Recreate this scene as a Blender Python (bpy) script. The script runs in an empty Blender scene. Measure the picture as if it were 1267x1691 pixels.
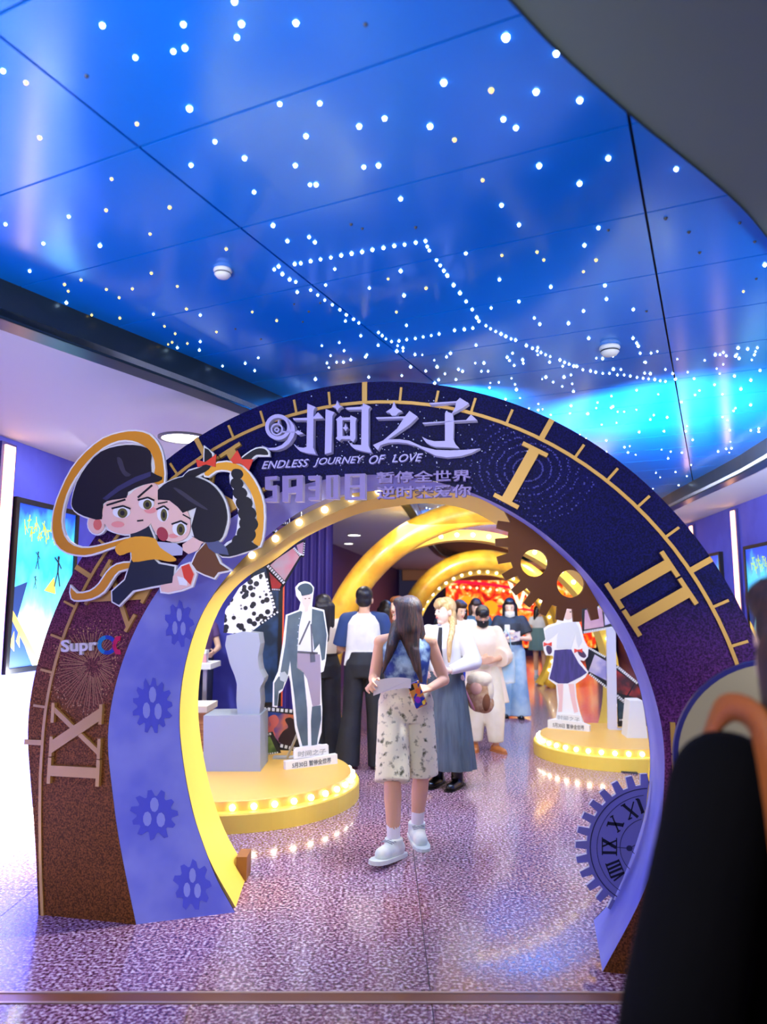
import bpy, bmesh, math, random
from mathutils import Vector as V, Matrix, geometry
random.seed(7)
sc = bpy.context.scene
COL = sc.collection
# ------------------------------------------------------------------ camera
FPX, W, H = 1180.0, 1267.0, 1691.0
PIT = math.radians(7.5)
CAM = V((0, 0, 1.55))
cd = bpy.data.cameras.new('camera')
cam = bpy.data.objects.new('camera', cd); COL.objects.link(cam)
cam.location = CAM; cam.rotation_euler = (math.pi/2 + PIT, 0, 0)
cd.sensor_fit = 'VERTICAL'; cd.sensor_height = 36; cd.lens = 36*FPX/H
cd.clip_start = 0.05; cd.clip_end = 200
cd.dof.use_dof = True; cd.dof.focus_distance = 4.2; cd.dof.aperture_fstop = 1.9
sc.camera = cam
# ------------------------------------------------------------------ world, exposure
wd = bpy.data.worlds.new('world'); sc.world = wd; wd.use_nodes = True
wd.node_tree.nodes['Background'].inputs[0].default_value = (.6, .6, .7, 1)
wd.node_tree.nodes['Background'].inputs[1].default_value = .12
sc.view_settings.view_transform = 'Standard'
try: sc.view_settings.look = 'None'
except Exception: pass
sc.view_settings.exposure = 0.32; sc.view_settings.gamma = 1.0
sc.view_settings.use_curve_mapping = False
sc.cycles.use_denoising = True
sc.cycles.max_bounces = 8; sc.cycles.diffuse_bounces = 3; sc.cycles.glossy_bounces = 4
sc.cycles.sample_clamp_indirect = 6
# ------------------------------------------------------------------ large lights
def lamp(kind, loc, aim, power, color=(1, 1, 1), size=1.0, size_y=None, spot=None, blend=.5):
    d = bpy.data.lights.new('lamp', kind); d.energy = power; d.color = color
    if kind == 'AREA':
        d.size = size
        if size_y: d.shape = 'RECTANGLE'; d.size_y = size_y
    else:
        d.shadow_soft_size = size
    if kind == 'SPOT': d.spot_size = math.radians(spot or 60); d.spot_blend = blend
    o = bpy.data.objects.new('room_or_fill_lamp', d); COL.objects.link(o); o.location = loc  # name shared by the hall lights and the added fill lamps
    o.rotation_euler = (V(aim)-V(loc)).to_track_quat('-Z', 'Y').to_euler()
    return o
# flood light of the hall beyond the arch
for x, y, tx, ty, p, c in ((-.9, 4.9, -.9, 5.8, 50, (1, .97, .93)), (.9, 5.2, .5, 6.2, 42, (1, .97, .94)), (-1.5, 6.6, -1.0, 6.9, 46, (1, .97, .94)), (-.4, 7.6, -.5, 7.5, 34, (1, .97, .94)), (2.6, 5.9, 2.4, 7.2, 42, (1, .96, .88)),
                          (1.0, 6.9, 1.0, 8.4, 30, (1, .97, .94)), (-2.4, 7.6, -2.4, 8.2, 150, (1, 1, 1)), (1.9, 9.0, 1.8, 10.2, 34, (1, .97, .94)), (.6, 9.6, .8, 10.2, 34, (1, .97, .94)), (2.9, 9.8, 3.2, 10.6, 46, (1, .95, .9)),
                          (1.4, 12.0, 1.4, 12.6, 90, (1, .95, .9)), (3.1, 13.5, 3.2, 14.4, 90, (1, .95, .9)), (1.6, 16.5, 1.8, 17.2, 120, (1, .94, .9)), (3.6, 17.0, 3.6, 17.6, 120, (1, .94, .9))):
    lamp('SPOT', (x, y, 2.62), (tx, ty, 0), p, c, .10, spot=125, blend=.9)
lamp('AREA', (.5, 5.4, 2.68), (.5, 6.6, .6), 60, (1, .98, .95), 3.2, 1.2)  # this and the next: broad fill added over the visitors, no fixture
lamp('AREA', (1.4, 8.6, 2.66), (1.4, 9.6, .6), 70, (1, .98, .95), 2.6, 1.4)
# unseen spots added to brighten the yellow ring and the golden tubes
lamp('SPOT', (1.0, 4.75, 2.62), (-1.0, 4.15, 1.1), 330, (1, .96, .86), .10, spot=75, blend=.9)
lamp('SPOT', (-.5, 4.75, 2.62), (1.5, 4.15, 1.2), 40, (1, .96, .86), .10, spot=75, blend=.9)
lamp('SPOT', (.2, 6.3, 2.64), (.9, 8.4, 2.75), 170, (1, .95, .84), .10, spot=64, blend=.8)
lamp('SPOT', (-.3, 6.9, 2.64), (-.5, 8.4, 1.9), 60, (1, .95, .84), .10, spot=60, blend=.8)
lamp('SPOT', (1.3, 12.0, 2.64), (1.6, 14, 2.5), 200, (1, .95, .84), .10, spot=80, blend=.8)
# bright light at the left wall behind the arch leg: washes the wall from the floor up
lamp('AREA', (-1.95, 5.1, .25), (-2.62, 5.0, .02), 120, (.95, .96, 1), .3, 1.8)
lamp('AREA', (-2.25, 2.9, .25), (-2.85, 2.8, .05), 60, (.95, .96, 1), .3, 1.6)  # added out of view to strengthen the glare on the ceiling's left
lamp('AREA', (-1.85, 4.9, 2.62), (-2.5, 4.8, .4), 14, (.93, .95, 1), .5, .9)
# fill lamps added out of sight behind the arch tops to brighten the blue ceiling
lamp('AREA', (-.1, 4.25, 2.42), (.0, 4.5, 2.85), 80, (.85, .94, 1), 1.2, .2).data.spread = math.radians(85)
lamp('AREA', (1.2, 4.1, 2.1), (2.0, 4.9, 2.85), 70, (.85, .94, 1), .9, .3).data.spread = math.radians(85)
lamp('AREA', (1.5, 9.2, 2.3), (1.7, 9.8, 2.85), 120, (.88, .95, 1), 1.6, .3).data.spread = math.radians(90)
# foyer light on the near side, plus two spots added to brighten the ceiling
lamp('SPOT', (-1.5, .1, .9), (-.5, 2.5, 2.85), 170, (.92, .96, 1), .15, spot=74, blend=.9)
lamp('SPOT', (2.3, 1.0, .7), (1.4, 3.6, 2.85), 190, (.92, .96, 1), .15, spot=56, blend=.9)
lamp('AREA', (-.9, .3, 2.62), (-.3, 2.6, .6), 56, (1, .98, .97), 1.2, 1.2)
lamp('AREA', (2.6, .8, 2.62), (1.5, 3.2, .8), 36, (1, .97, .96), 1.0, 1.0)
# ------------------------------------------------------------------ helpers
def ray(px, py):
    r = (px-W/2)/FPX; u = (H/2-py)/FPX
    return V((r, math.cos(PIT)-u*math.sin(PIT), math.sin(PIT)+u*math.cos(PIT)))
def at_y(px, py, Y):
    d = ray(px, py); return CAM + d*(Y/d.y)
def at_z(px, py, z):
    d = ray(px, py); return CAM + d*((z-CAM.z)/d.z)
def on(px, py, O, n):
    d = ray(px, py); n = V(n); return CAM + d*((V(O)-CAM).dot(n)/d.dot(n))
def lin(c):
    return tuple(((x/255)/12.92 if x/255 <= .04045 else ((x/255+.055)/1.055)**2.4) for x in c[:3]) + (1,)
MATS = {}
def mat(name, c, rough=.5, metal=0, emit=0, ec=None, c2=None, ns=8, nd=3, lo=.4, hi=.6, bump=0, bs=None, stretch=None, coat=0, spec=.5, trans=0, alpha=1, vor=False):
    if name in MATS: return MATS[name]
    m = bpy.data.materials.new(name); m.use_nodes = True; MATS[name] = m
    nt = m.node_tree; b = nt.nodes['Principled BSDF']; I = b.inputs
    I['Base Color'].default_value = lin(c); I['Roughness'].default_value = rough; I['Metallic'].default_value = metal
    I['Specular IOR Level'].default_value = spec
    I['Coat Weight'].default_value = coat; I['Coat Roughness'].default_value = .08
    if trans: I['Transmission Weight'].default_value = trans
    if alpha < 1: I['Alpha'].default_value = alpha
    if emit:
        I['Emission Color'].default_value = lin(ec or c); I['Emission Strength'].default_value = emit
    if c2 or bump:
        tc = nt.nodes.new('ShaderNodeTexCoord'); mp = nt.nodes.new('ShaderNodeMapping')
        nt.links.new(tc.outputs['Object'], mp.inputs['Vector'])
        if stretch: mp.inputs['Scale'].default_value = stretch
        if vor:
            n = nt.nodes.new('ShaderNodeTexVoronoi'); n.inputs['Scale'].default_value = ns; out = n.outputs['Distance']
        else:
            n = nt.nodes.new('ShaderNodeTexNoise'); n.inputs['Scale'].default_value = ns; n.inputs['Detail'].default_value = nd; out = n.outputs[0]
        nt.links.new(mp.outputs[0], n.inputs['Vector'])
        if c2:
            r = nt.nodes.new('ShaderNodeValToRGB'); e = r.color_ramp.elements
            e[0].position = lo; e[0].color = lin(c); e[1].position = hi; e[1].color = lin(c2)
            nt.links.new(out, r.inputs[0]); nt.links.new(r.outputs[0], I['Base Color'])
            if emit: nt.links.new(r.outputs[0], I['Emission Color'])
        if bump:
            bn = nt.nodes.new('ShaderNodeBump'); bn.inputs['Strength'].default_value = bump; bn.inputs['Distance'].default_value = .01
            n2 = n
            if bs:
                n2 = nt.nodes.new('ShaderNodeTexNoise'); n2.inputs['Scale'].default_value = bs; n2.inputs['Detail'].default_value = 2
                nt.links.new(mp.outputs[0], n2.inputs['Vector'])
            nt.links.new(n2.outputs[0], bn.inputs['Height']); nt.links.new(bn.outputs[0], I['Normal'])
    return m
ORG = {}
def tag(o, label=None, cat=None, group=None, kind=None):
    if label: o['label'] = label
    if cat: o['category'] = cat
    if group: o['group'] = group
    if kind: o['kind'] = kind
    return o
def empty(name, loc, label=None, cat=None, group=None, rz=0):
    o = bpy.data.objects.new(name, None); COL.objects.link(o); o.location = loc; o.rotation_euler.z = rz
    o.empty_display_size = .1; ORG[o.name] = V(loc)
    return tag(o, label, cat, group)
def mk(name, vs, fs, m, parent=None, smooth=False, mi=None, org=None, local=False, recalc=True):
    """one mesh object from world-space vertices (local=True: already in the parent's space)"""
    me = bpy.data.meshes.new(name)
    vs = [V(v) for v in vs]
    if parent is not None:
        O = V((0, 0, 0)) if local else ORG[parent.name]
    elif org is not None: O = V(org)
    else:
        n = len(vs); O = V((sum(v.x for v in vs)/n, sum(v.y for v in vs)/n, min(v.z for v in vs)))
    me.from_pydata([v-O for v in vs], [], fs)
    for mm in (m if isinstance(m, (list, tuple)) else [m]): me.materials.append(mm)
    if mi: me.polygons.foreach_set('material_index', mi)
    if recalc:
        bm = bmesh.new(); bm.from_mesh(me); bmesh.ops.recalc_face_normals(bm, faces=bm.faces); bm.to_mesh(me); bm.free()
    if smooth: me.polygons.foreach_set('use_smooth', [True]*len(me.polygons))
    o = bpy.data.objects.new(name, me); COL.objects.link(o)
    if parent is not None: o.parent = parent; ORG[o.name] = ORG[parent.name]
    else: o.location = O; ORG[o.name] = O
    return o
def inst(src, parent, loc, rot=None, scale=None):
    o = src.copy(); COL.objects.link(o); o.parent = parent
    o.location = V(loc) - (ORG[parent.name] if parent is not None else V((0, 0, 0)))
    if rot is not None: o.rotation_euler = rot
    if scale is not None: o.scale = scale
    ORG[o.name] = V(loc)
    return o
class G:
    """collects verts and faces"""
    def __init__(s): s.v = []; s.f = []; s.m = []
    def add(s, vs, fs, mi=0):
        n = len(s.v); s.v += [V(x) for x in vs]; s.f += [tuple(i+n for i in q) for q in fs]; s.m += [mi]*len(fs); return s
    def box(s, lo, hi, mi=0, R=None, C=None, bev=0):
        x0, y0, z0 = lo; x1, y1, z1 = hi
        vs = [(x0,y0,z0),(x1,y0,z0),(x1,y1,z0),(x0,y1,z0),(x0,y0,z1),(x1,y0,z1),(x1,y1,z1),(x0,y1,z1)]
        if R is not None: vs = [R @ V(p) + (C or V((0,0,0))) for p in vs]
        return s.add(vs, [(0,3,2,1),(4,5,6,7),(0,1,5,4),(1,2,6,5),(2,3,7,6),(3,0,4,7)], mi)
    def tube(s, pts, rad, seg=10, mi=0, caps=True, closed=False):
        pts = [V(p) for p in pts]; n = len(pts)
        rr = rad if isinstance(rad, (list, tuple)) else [rad]*n
        vs = []; fs = []; up = None
        for i, p in enumerate(pts):
            a = pts[(i-1) % n] if (i or closed) else p; b = pts[(i+1) % n] if (i < n-1 or closed) else p
            t = (b-a).normalized()
            if up is None: up = t.orthogonal()
            up = (up - t*up.dot(t)); up = up.normalized() if up.length > 1e-6 else t.orthogonal().normalized()
            w = t.cross(up)
            for k in range(seg):
                an = 2*math.pi*k/seg; vs.append(p + (up*math.cos(an)+w*math.sin(an))*rr[i])
        for i in range(n if closed else n-1):
            for k in range(seg):
                j = (i+1) % n; fs.append((i*seg+k, i*seg+(k+1) % seg, j*seg+(k+1) % seg, j*seg+k))
        if caps and not closed: fs += [tuple(range(seg)), tuple(range((n-1)*seg, n*seg))]
        return s.add(vs, fs, mi)
    def lathe(s, c, prof, seg=24, mi=0, axis=None):
        c = V(c); R = Matrix.Identity(3) if axis is None else V(axis).to_track_quat('Z', 'Y').to_matrix()
        vs = []; fs = []; n = len(prof)
        for r, z in prof:
            for k in range(seg):
                a = 2*math.pi*k/seg; vs.append(c + R @ V((r*math.cos(a), r*math.sin(a), z)))
        for i in range(n-1):
            for k in range(seg): fs.append((i*seg+k, i*seg+(k+1) % seg, (i+1)*seg+(k+1) % seg, (i+1)*seg+k))
        fs += [tuple(range(seg)), tuple(range((n-1)*seg, n*seg))]
        return s.add(vs, fs, mi)
    def plate(s, loops, F, d0, d1, mi=0, smi=None):
        """polygon (outer loop, then holes) extruded between offsets d0 (back) and d1 (front); F(u, v, d) -> point"""
        if not isinstance(loops[0][0], (list, tuple)): loops = [loops]
        flat = [p for L in loops for p in L]; N = len(flat)
        tr = geometry.tessellate_polygon([[V((p[0], p[1], 0)) for p in L] for L in loops])
        vs = [F(p[0], p[1], d1) for p in flat] + [F(p[0], p[1], d0) for p in flat]
        s.add(vs, [], 0); n0 = len(s.v)-2*N
        for t in tr:
            s.f.append(tuple(i+n0 for i in t)); s.m.append(mi)
            s.f.append(tuple(i+n0+N for i in reversed(t))); s.m.append(mi)
        k = 0
        for L in loops:
            m = len(L)
            for i in range(m):
                a = k+i; b = k+(i+1) % m
                s.f.append((a+n0, b+n0, b+n0+N, a+n0+N)); s.m.append(mi if smi is None else smi)
            k += m
        return s
    def build(s, name, m, parent=None, smooth=False, **kw):
        return mk(name, s.v, s.f, m, parent, smooth, s.m if isinstance(m, (list, tuple)) else None, **kw)
def smooth_curve(pts, n=6, closed=False):
    P = [V(p) for p in pts]; out = []; m = len(P)
    for i in range(m if closed else m-1):
        p1 = P[i]; p2 = P[(i+1) % m]
        p0 = P[i-1] if (i or closed) else p1*2-p2
        p3 = P[(i+2) % m] if (i < m-2 or closed) else p2*2-p1
        for k in range(n):
            t = k/n
            out.append(.5*((2*p1)+(p2-p0)*t+(2*p0-5*p1+4*p2-p3)*t*t+(3*p1-p0-3*p2+p3)*t**3))
    if not closed: out.append(P[-1])
    return out
def arc2(cx, cy, r, a0, a1, n):
    return [(cx+r*math.cos(math.radians(a0+(a1-a0)*i/n)), cy+r*math.sin(math.radians(a0+(a1-a0)*i/n))) for i in range(n+1)]
def text_geo(body, font_bold=0.0, shear=0, extrude=0, spacing=1.0):
    """flat lettering as (verts2d-in-3d, faces), starting at x=0, baseline y=0, size 1"""
    c = bpy.data.curves.new('lettering', 'FONT'); c.body = body; c.shear = shear; c.offset = font_bold; c.extrude = extrude
    c.resolution_u = 3; c.space_character = spacing
    o = bpy.data.objects.new('lettering', c); COL.objects.link(o)
    dg = bpy.context.evaluated_depsgraph_get(); me = bpy.data.meshes.new_from_object(o.evaluated_get(dg))
    vs = [v.co.copy() for v in me.vertices]; fs = [tuple(p.vertices) for p in me.polygons]
    bpy.data.objects.remove(o); bpy.data.curves.remove(c); bpy.data.meshes.remove(me)
    return vs, fs
def lettering(name, body, F, u0, v0, u1, v1, m, parent, bold=0, shear=0, th=.004, spacing=1.0, fitw=True):
    """lettering stretched into the box u0..u1, v0..v1 of frame F"""
    vs, fs = text_geo(body, bold, shear, .5, spacing)
    x0 = min(v.x for v in vs); x1 = max(v.x for v in vs); y0 = min(v.y for v in vs); y1 = max(v.y for v in vs)
    sy = (v1-v0)/(y1-y0); sx = (u1-u0)/(x1-x0) if fitw else sy
    w = [F(u0+(v.x-x0)*sx, v0+(v.y-y0)*sy, (v.z+.5)*th) for v in vs]
    return mk(name, w, fs, m, parent, recalc=False)
# ------------------------------------------------------------------ materials
white = mat('white_paint', (232, 236, 242), .55)
soffit_m = mat('soffit_paint', (214, 218, 228), .6)
fascia_m = mat('fascia_metal', (38, 52, 62), .3, .3)
purple_wall = mat('violet_wall', (76, 80, 206), .55, c2=(86, 92, 216), ns=3)
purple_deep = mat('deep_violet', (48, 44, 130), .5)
gold = mat('gold_paint', (205, 160, 84), .42, .25)
yellow = mat('yellow_paint', (255, 216, 84), .4)
yellow_tube = mat('yellow_vinyl', (244, 190, 56), .32, c2=(226, 158, 40), ns=5, coat=.3, bump=.05)
black = mat('black_paint', (14, 14, 18), .4)
darkgrey = mat('dark_grey', (52, 56, 64), .5)
bulb_m = mat('lit_bulb', (255, 246, 225), .4, emit=5.0, ec=(255, 244, 220))
wood = mat('warm_wood', (186, 132, 72), .4, c2=(150, 98, 50), ns=6, stretch=(1, 1, 12))
brass = mat('brass', (168, 132, 84), .3, .6)
chrome = mat('chrome', (190, 194, 200), .2, .9)
# ------------------------------------------------------------------ floor
def floor_mat():
    m = bpy.data.materials.new('speckled_floor'); m.use_nodes = True; nt = m.node_tree; b = nt.nodes['Principled BSDF']
    tc = nt.nodes.new('ShaderNodeTexCoord'); geo = nt.nodes.new('ShaderNodeNewGeometry')
    n1 = nt.nodes.new('ShaderNodeTexNoise'); n1.inputs['Scale'].default_value = 62; n1.inputs['Detail'].default_value = 2.5
    n2 = nt.nodes.new('ShaderNodeTexNoise'); n2.inputs['Scale'].default_value = 1.1; n2.inputs['Detail'].default_value = 1
    n3 = nt.nodes.new('ShaderNodeTexNoise'); n3.inputs['Scale'].default_value = 40; n3.inputs['Detail'].default_value = 1
    for n in (n1, n2, n3): nt.links.new(geo.outputs['Position'], n.inputs['Vector'])
    r = nt.nodes.new('ShaderNodeValToRGB'); e = r.color_ramp.elements
    e[0].position = .36; e[0].color = lin((80, 42, 68)); e[1].position = .66; e[1].color = lin((244, 234, 242))
    k = e.new(.45); k.color = lin((134, 88, 116)); k = e.new(.54); k.color = lin((184, 150, 174))
    nt.links.new(n1.outputs[0], r.inputs[0])
    mx = nt.nodes.new('ShaderNodeMix'); mx.data_type = 'RGBA'; mx.blend_type = 'MULTIPLY'; mx.inputs[0].default_value = .5
    r2 = nt.nodes.new('ShaderNodeValToRGB'); e = r2.color_ramp.elements
    e[0].position = .4; e[0].color = lin((232, 200, 196)); e[1].position = .6; e[1].color = lin((206, 200, 236))
    nt.links.new(n2.outputs[0], r2.inputs[0])
    nt.links.new(r.outputs[0], mx.inputs[6]); nt.links.new(r2.outputs[0], mx.inputs[7]); nt.links.new(mx.outputs[2], b.inputs['Base Color'])
    b.inputs['Roughness'].default_value = .17; b.inputs['Specular IOR Level'].default_value = .8
    b.inputs['Coat Weight'].default_value = .35; b.inputs['Coat Roughness'].default_value = .06
    bp = nt.nodes.new('ShaderNodeBump'); bp.inputs['Strength'].default_value = .10; bp.inputs['Distance'].default_value = .004
    nt.links.new(n3.outputs[0], bp.inputs['Height']); nt.links.new(bp.outputs[0], b.inputs['Normal'])
    return m
floor_m = floor_mat()
joint = mat('floor_joint', (120, 104, 120), .5)
floor = tag(G().box((-6, -1.5, -.12), (9, 24, -.012)).build('floor', joint, org=(0, 0, -.12)), kind='structure')
SX, SY, X0, Y0 = 2.12, 1.06, .19, 3.125
slab = None
for j in range(-4, 6):
    for i in range(-3, 4):
        x = X0 + i*SX + SX/2; y = Y0 + j*SY + SY/2 - (.09 if j < 0 else 0)
        if slab is None:
            slab = G().box((x-SX/2+.002, y-SY/2+.002, -.02), (x+SX/2-.002, y+SY/2-.002, 0)).build('floor_slab', floor_m, floor)
            me = slab.data; off = V((x, y, 0)) - ORG[floor.name]
            for v in me.vertices: v.co -= off
            slab.location = off; continue
        inst(slab, floor, (x, y, 0))
tag(G().box((-6, Y0+6*SY+.002, -.02), (9, 24, 0)).build('floor_slab', floor_m, floor), kind='stuff')
th = tag(G().box((-6, Y0-.088, -.03), (9, Y0-.002, .001)).build('trim_1', mat('threshold', (132, 84, 62), .3, .2), org=(0, Y0-.045, -.03)), kind='structure')
G().box((-6, Y0-.088, 0), (9, Y0-.076, .004)).box((-6, Y0-.014, 0), (9, Y0-.002, .004)).build('threshold_edge', mat('edge_metal', (200, 178, 168), .3, .5), th)
# ------------------------------------------------------------------ star ceiling
ZC = 2.85
def ceil_mat():
    m = bpy.data.materials.new('blue_ceiling'); m.use_nodes = True; nt = m.node_tree; b = nt.nodes['Principled BSDF']
    b.inputs['Base Color'].default_value = lin((4, 124, 246)); b.inputs['Metallic'].default_value = 0.0
    b.inputs['Roughness'].default_value = .16; b.inputs['IOR'].default_value = 2.5; b.inputs['Specular Tint'].default_value = (.3, .66, 1, 1)
    return m
ceil_m = ceil_mat()
ceiling = tag(G().box((-5, -1.5, ZC+.03), (9, 24, ZC+.1)).build('ceiling', mat('ceiling_void', (4, 8, 24), .6), org=(0, 0, ZC+.03)), kind='structure')
CA = math.radians(24.7); CDIR = V((math.sin(CA), math.cos(CA), 0)); CPERP = V((math.cos(CA), -math.sin(CA), 0))
PW, PL, P0, A0 = 1.285, .485, -1.4235, 1.424
panel = None
hole = [(-2.6,-1.2),(-2.55,0),(-2.1,1.6),(-1.529,2.72),(-.814,3.997),(-.15,5.5),(.3,8),(.65,11),(1.0,14),(1.5,17),(2.4,19),(3.4,19.3),(4.1,17.5),(4.1,14.5),(3.72,11),(3.33,8.17),(2.99,5.46),(2.35,3.6),(1.78,2.72),(1.19,2.09),(.958,1.86),(.546,1.51),(.25,1.23),(-.15,.75),(-.5,.1),(-.75,-.7),(-.9,-1.2)]
hole_s = [(p.x, p.y) for p in smooth_curve([(x, y, 0) for x, y in hole], 4, True)]
def inside(x, y, L, grow=0):
    c = False; n = len(L)
    for i in range(n):
        x1, y1 = L[i]; x2, y2 = L[(i+1) % n]
        if (y1 > y) != (y2 > y) and x < (x2-x1)*(y-y1)/(y2-y1)+x1: c = not c
    return c
npan = 0
for i in range(-2, 7):
    for j in range(-3, 40):
        c = CPERP*(P0+(i+.5)*PW) + CDIR*(A0+(j+.5)*PL)
        hit = any(inside(c.x+CPERP.x*a*PW/2+CDIR.x*b*PL/2, c.y+CPERP.y*a*PW/2+CDIR.y*b*PL/2, hole_s) for a in (-1, -.5, 0, .5, 1) for b in (-1, 0, 1))
        if not hit or c.y < .2: continue
        c.z = ZC; npan += 1
        if panel is None:
            g = G().box((-PW/2+.004, -PL/2+.0035, 0), (PW/2-.004, PL/2-.0035, .012))
            panel = mk('ceiling_panel', g.v, g.f, ceil_m, ceiling, local=True); panel.location = c - ORG[ceiling.name]; panel.rotation_euler.z = -CA
            continue
        inst(panel, ceiling, c, (0, 0, -CA))
print('panels', npan)
# soffit with the oval opening, and the fascia round the opening
ZS = 2.70
def flat(z): return lambda u, v, d: V((u, v, z+d))
sof = [(-5.5, -1.5), (9, -1.5), (9, 24), (-5.5, 24)]
soffit = tag(G().plate([sof, hole_s], flat(ZS), 0, .03).build('ceiling_2', soffit_m, org=(0, 0, ZS)), kind='structure')
near = hole_s[64:104]+[(-.95, -1.5), (9, -1.5), (9, 5.46)]
tag(G().plate(near, flat(ZS), -.004, -.0005).build('ceiling_3', mat('unlit_grey_green_soffit', (104, 122, 118), .6), org=(2, 2, ZS)), kind='structure')  # same soffit, tinted grey-green and darkened in paint where it is unlit
g = G(); n = len(hole_s)
for k in range(n):
    (x1, y1), (x2, y2) = hole_s[k], hole_s[(k+1) % n]
    g.add([(x1, y1, ZS-.012), (x2, y2, ZS-.012), (x2, y2, ZC+.03), (x1, y1, ZC+.03)], [(0, 1, 2, 3)])
tag(g.build('trim_2', fascia_m), kind='structure')
def hole_off(d):
    out = []
    for k in range(n):
        a = V((*hole_s[k-1], 0)); b = V((*hole_s[(k+1) % n], 0)); t = (b-a).normalized(); nn = V((t.y, -t.x, 0))
        p = V((*hole_s[k], 0)) + nn*d; out.append((p.x, p.y))
    return out
lo = hole_off(.11); sgn = 1
if inside(*lo[10], hole_s): lo = hole_off(-.11)
g = G(); KE = 16*4+2; vs = [V((x, y, ZS-.014)) for x, y in hole_s[:KE]]+[V((x, y, ZS-.014)) for x, y in lo[:KE]]
tag(g.add(vs+[v+V((0, 0, .012)) for v in vs], [(i, i+1, KE+i+1, KE+i) for i in range(KE-1)]+[(2*KE+i, 2*KE+i+1, 3*KE+i+1, 3*KE+i) for i in range(KE-1)]+[(KE+i, KE+i+1, 3*KE+i+1, 3*KE+i) for i in range(KE-1)]).build('trim_3', fascia_m), kind='structure')
# ------------------------------------------------------------------ walls
def lw(Y, off=0): return -2.6 + .123*(Y-4.8) + off
def wall_slab(name, p, q, z0, z1, t, m, side=1):
    p = V((*p, 0)); q = V((*q, 0)); d = (q-p).normalized(); nn = V((d.y, -d.x, 0))*side*t
    g = G(); a, b, c, e = p, q, q-nn, p-nn
    g.add([a+V((0,0,z0)), b+V((0,0,z0)), c+V((0,0,z0)), e+V((0,0,z0)), a+V((0,0,z1)), b+V((0,0,z1)), c+V((0,0,z1)), e+V((0,0,z1))],
          [(0,3,2,1),(4,5,6,7),(0,1,5,4),(1,2,6,5),(2,3,7,6),(3,0,4,7)])
    return tag(g.build(name, m), kind='structure')
wall_slab('wall_left', (lw(-1.5), -1.5), (lw(6.3), 6.3), 0, ZS, .12, purple_wall)
wall_slab('wall_bay_side', (lw(6.3), 6.3), (-4.6, 6.3), 0, ZS, .12, white)
wall_slab('wall_bay_left', (-4.6, 6.3), (-4.6, 9.6), 0, ZS, .12, purple_wall)
wall_slab('wall_bay_back', (-4.6, 9.6), (-1.5, 9.6), 0, ZS, .12, purple_wall)
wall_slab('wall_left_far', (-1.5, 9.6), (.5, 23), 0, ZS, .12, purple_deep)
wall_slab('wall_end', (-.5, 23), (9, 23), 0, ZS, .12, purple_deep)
def rw(Y): return 3.96 + .122*(Y-7.28)
wall_slab('wall_right', (rw(-1.5), -1.5), (rw(12), 12), 0, ZS, .12, purple_wall, -1)
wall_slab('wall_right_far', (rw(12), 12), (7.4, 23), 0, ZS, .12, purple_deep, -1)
wall_slab('wall_behind', (-5.5, -1.5), (9, -1.5), 0, ZS, .12, darkgrey, -1)
tag(G().box((.6, 22.7, 2.36), (7.2, 22.99, 2.69)).build('trim_4', mat('valance_wood', (196, 132, 84), .5)), kind='structure')
# white bright baseboard panel of the left wall
b0, b1 = V((lw(-1.4), -1.4, 0)), V((lw(6.25), 6.25, 0)); nl = V((1, -.123, 0)).normalized()
g = G()
g.add([b0+nl*.001, b1+nl*.001, b1+nl*.02, b0+nl*.02, b0+nl*.001+V((0,0,.12)), b1+nl*.001+V((0,0,.12)), b1+nl*.02+V((0,0,.12)), b0+nl*.02+V((0,0,.12))],
      [(0,3,2,1),(4,5,6,7),(0,1,5,4),(1,2,6,5),(2,3,7,6),(3,0,4,7)])
tag(g.build('baseboard_left', white), kind='structure')
# ------------------------------------------------------------------ clock arch
TA = math.radians(12); AU = V((math.cos(TA), -math.sin(TA), 0)); AN = V((-math.sin(TA), -math.cos(TA), 0)); AO = V((-.094, 3.503, 0))
ZA = .843; RO, RI, RR = 1.837, 1.36, 1.724
def A(u, z, d=0): return AO + AU*u + V((0, 0, z)) + AN*d
def apx(px, py, d=0):
    """photograph point on the face plane -> (u, z)"""
    p = on(px, py, AO+AN*d, AN) - AO; return (p.dot(AU), p.z)
def dial(th, r): t = math.radians(th); return (r*math.sin(t), ZA + r*math.cos(t))
BO = V((.1, 3.84, 0)); BU = V((1, -.05, 0)).normalized(); BN = V((-.05, -1, 0)).normalized()
def B(u, z, d=0): return BO + BU*u + V((0, 0, z)) + BN*d
def bpx(px, py): p = on(px, py, BO, BN) - BO; return (p.dot(BU), p.z)
# outlines from the left foot over the top to the right foot: (u, z)
legL_o = [apx(*p) for p in [(63,1515),(61,1440),(56,1350),(48,1262)]]
legL_i = [apx(*p) for p in [(225,1515),(204,1430),(189,1350),(183,1270)]]
legR_i = [apx(*p) for p in [(1098,1278),(1096,1329),(1089,1400),(1076,1444),(1060,1489),(1038,1528),(1018,1563),(995,1597)]]
legL_o[0] = (legL_o[0][0], 0); legL_i[0] = (legL_i[0][0], 0); legR_i[-1] = (legR_i[-1][0], 0)
o_arc = [dial(t, RO) for t in range(-88, 98, 3)]
i_arc = [dial(t, RI) for t in range(-92, 90, 3)]
legR_o = [(-u, z) for u, z in reversed(legL_o)][1:]
print('legs', legL_o, legL_i, legR_i[:2], legR_i[-1], i_arc[0], o_arc[0])
OUT = legL_o + [p for p in o_arc if p[1] > legL_o[-1][1]+.03] + [p for p in legR_o if p[1] < o_arc[-1][1]-.02]
INN = legL_i + [p for p in i_arc if p[1] > legL_i[-1][1]+.03 and (p[0] < 0 or p[1] > legR_i[0][1]+.03)] + legR_i
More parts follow.
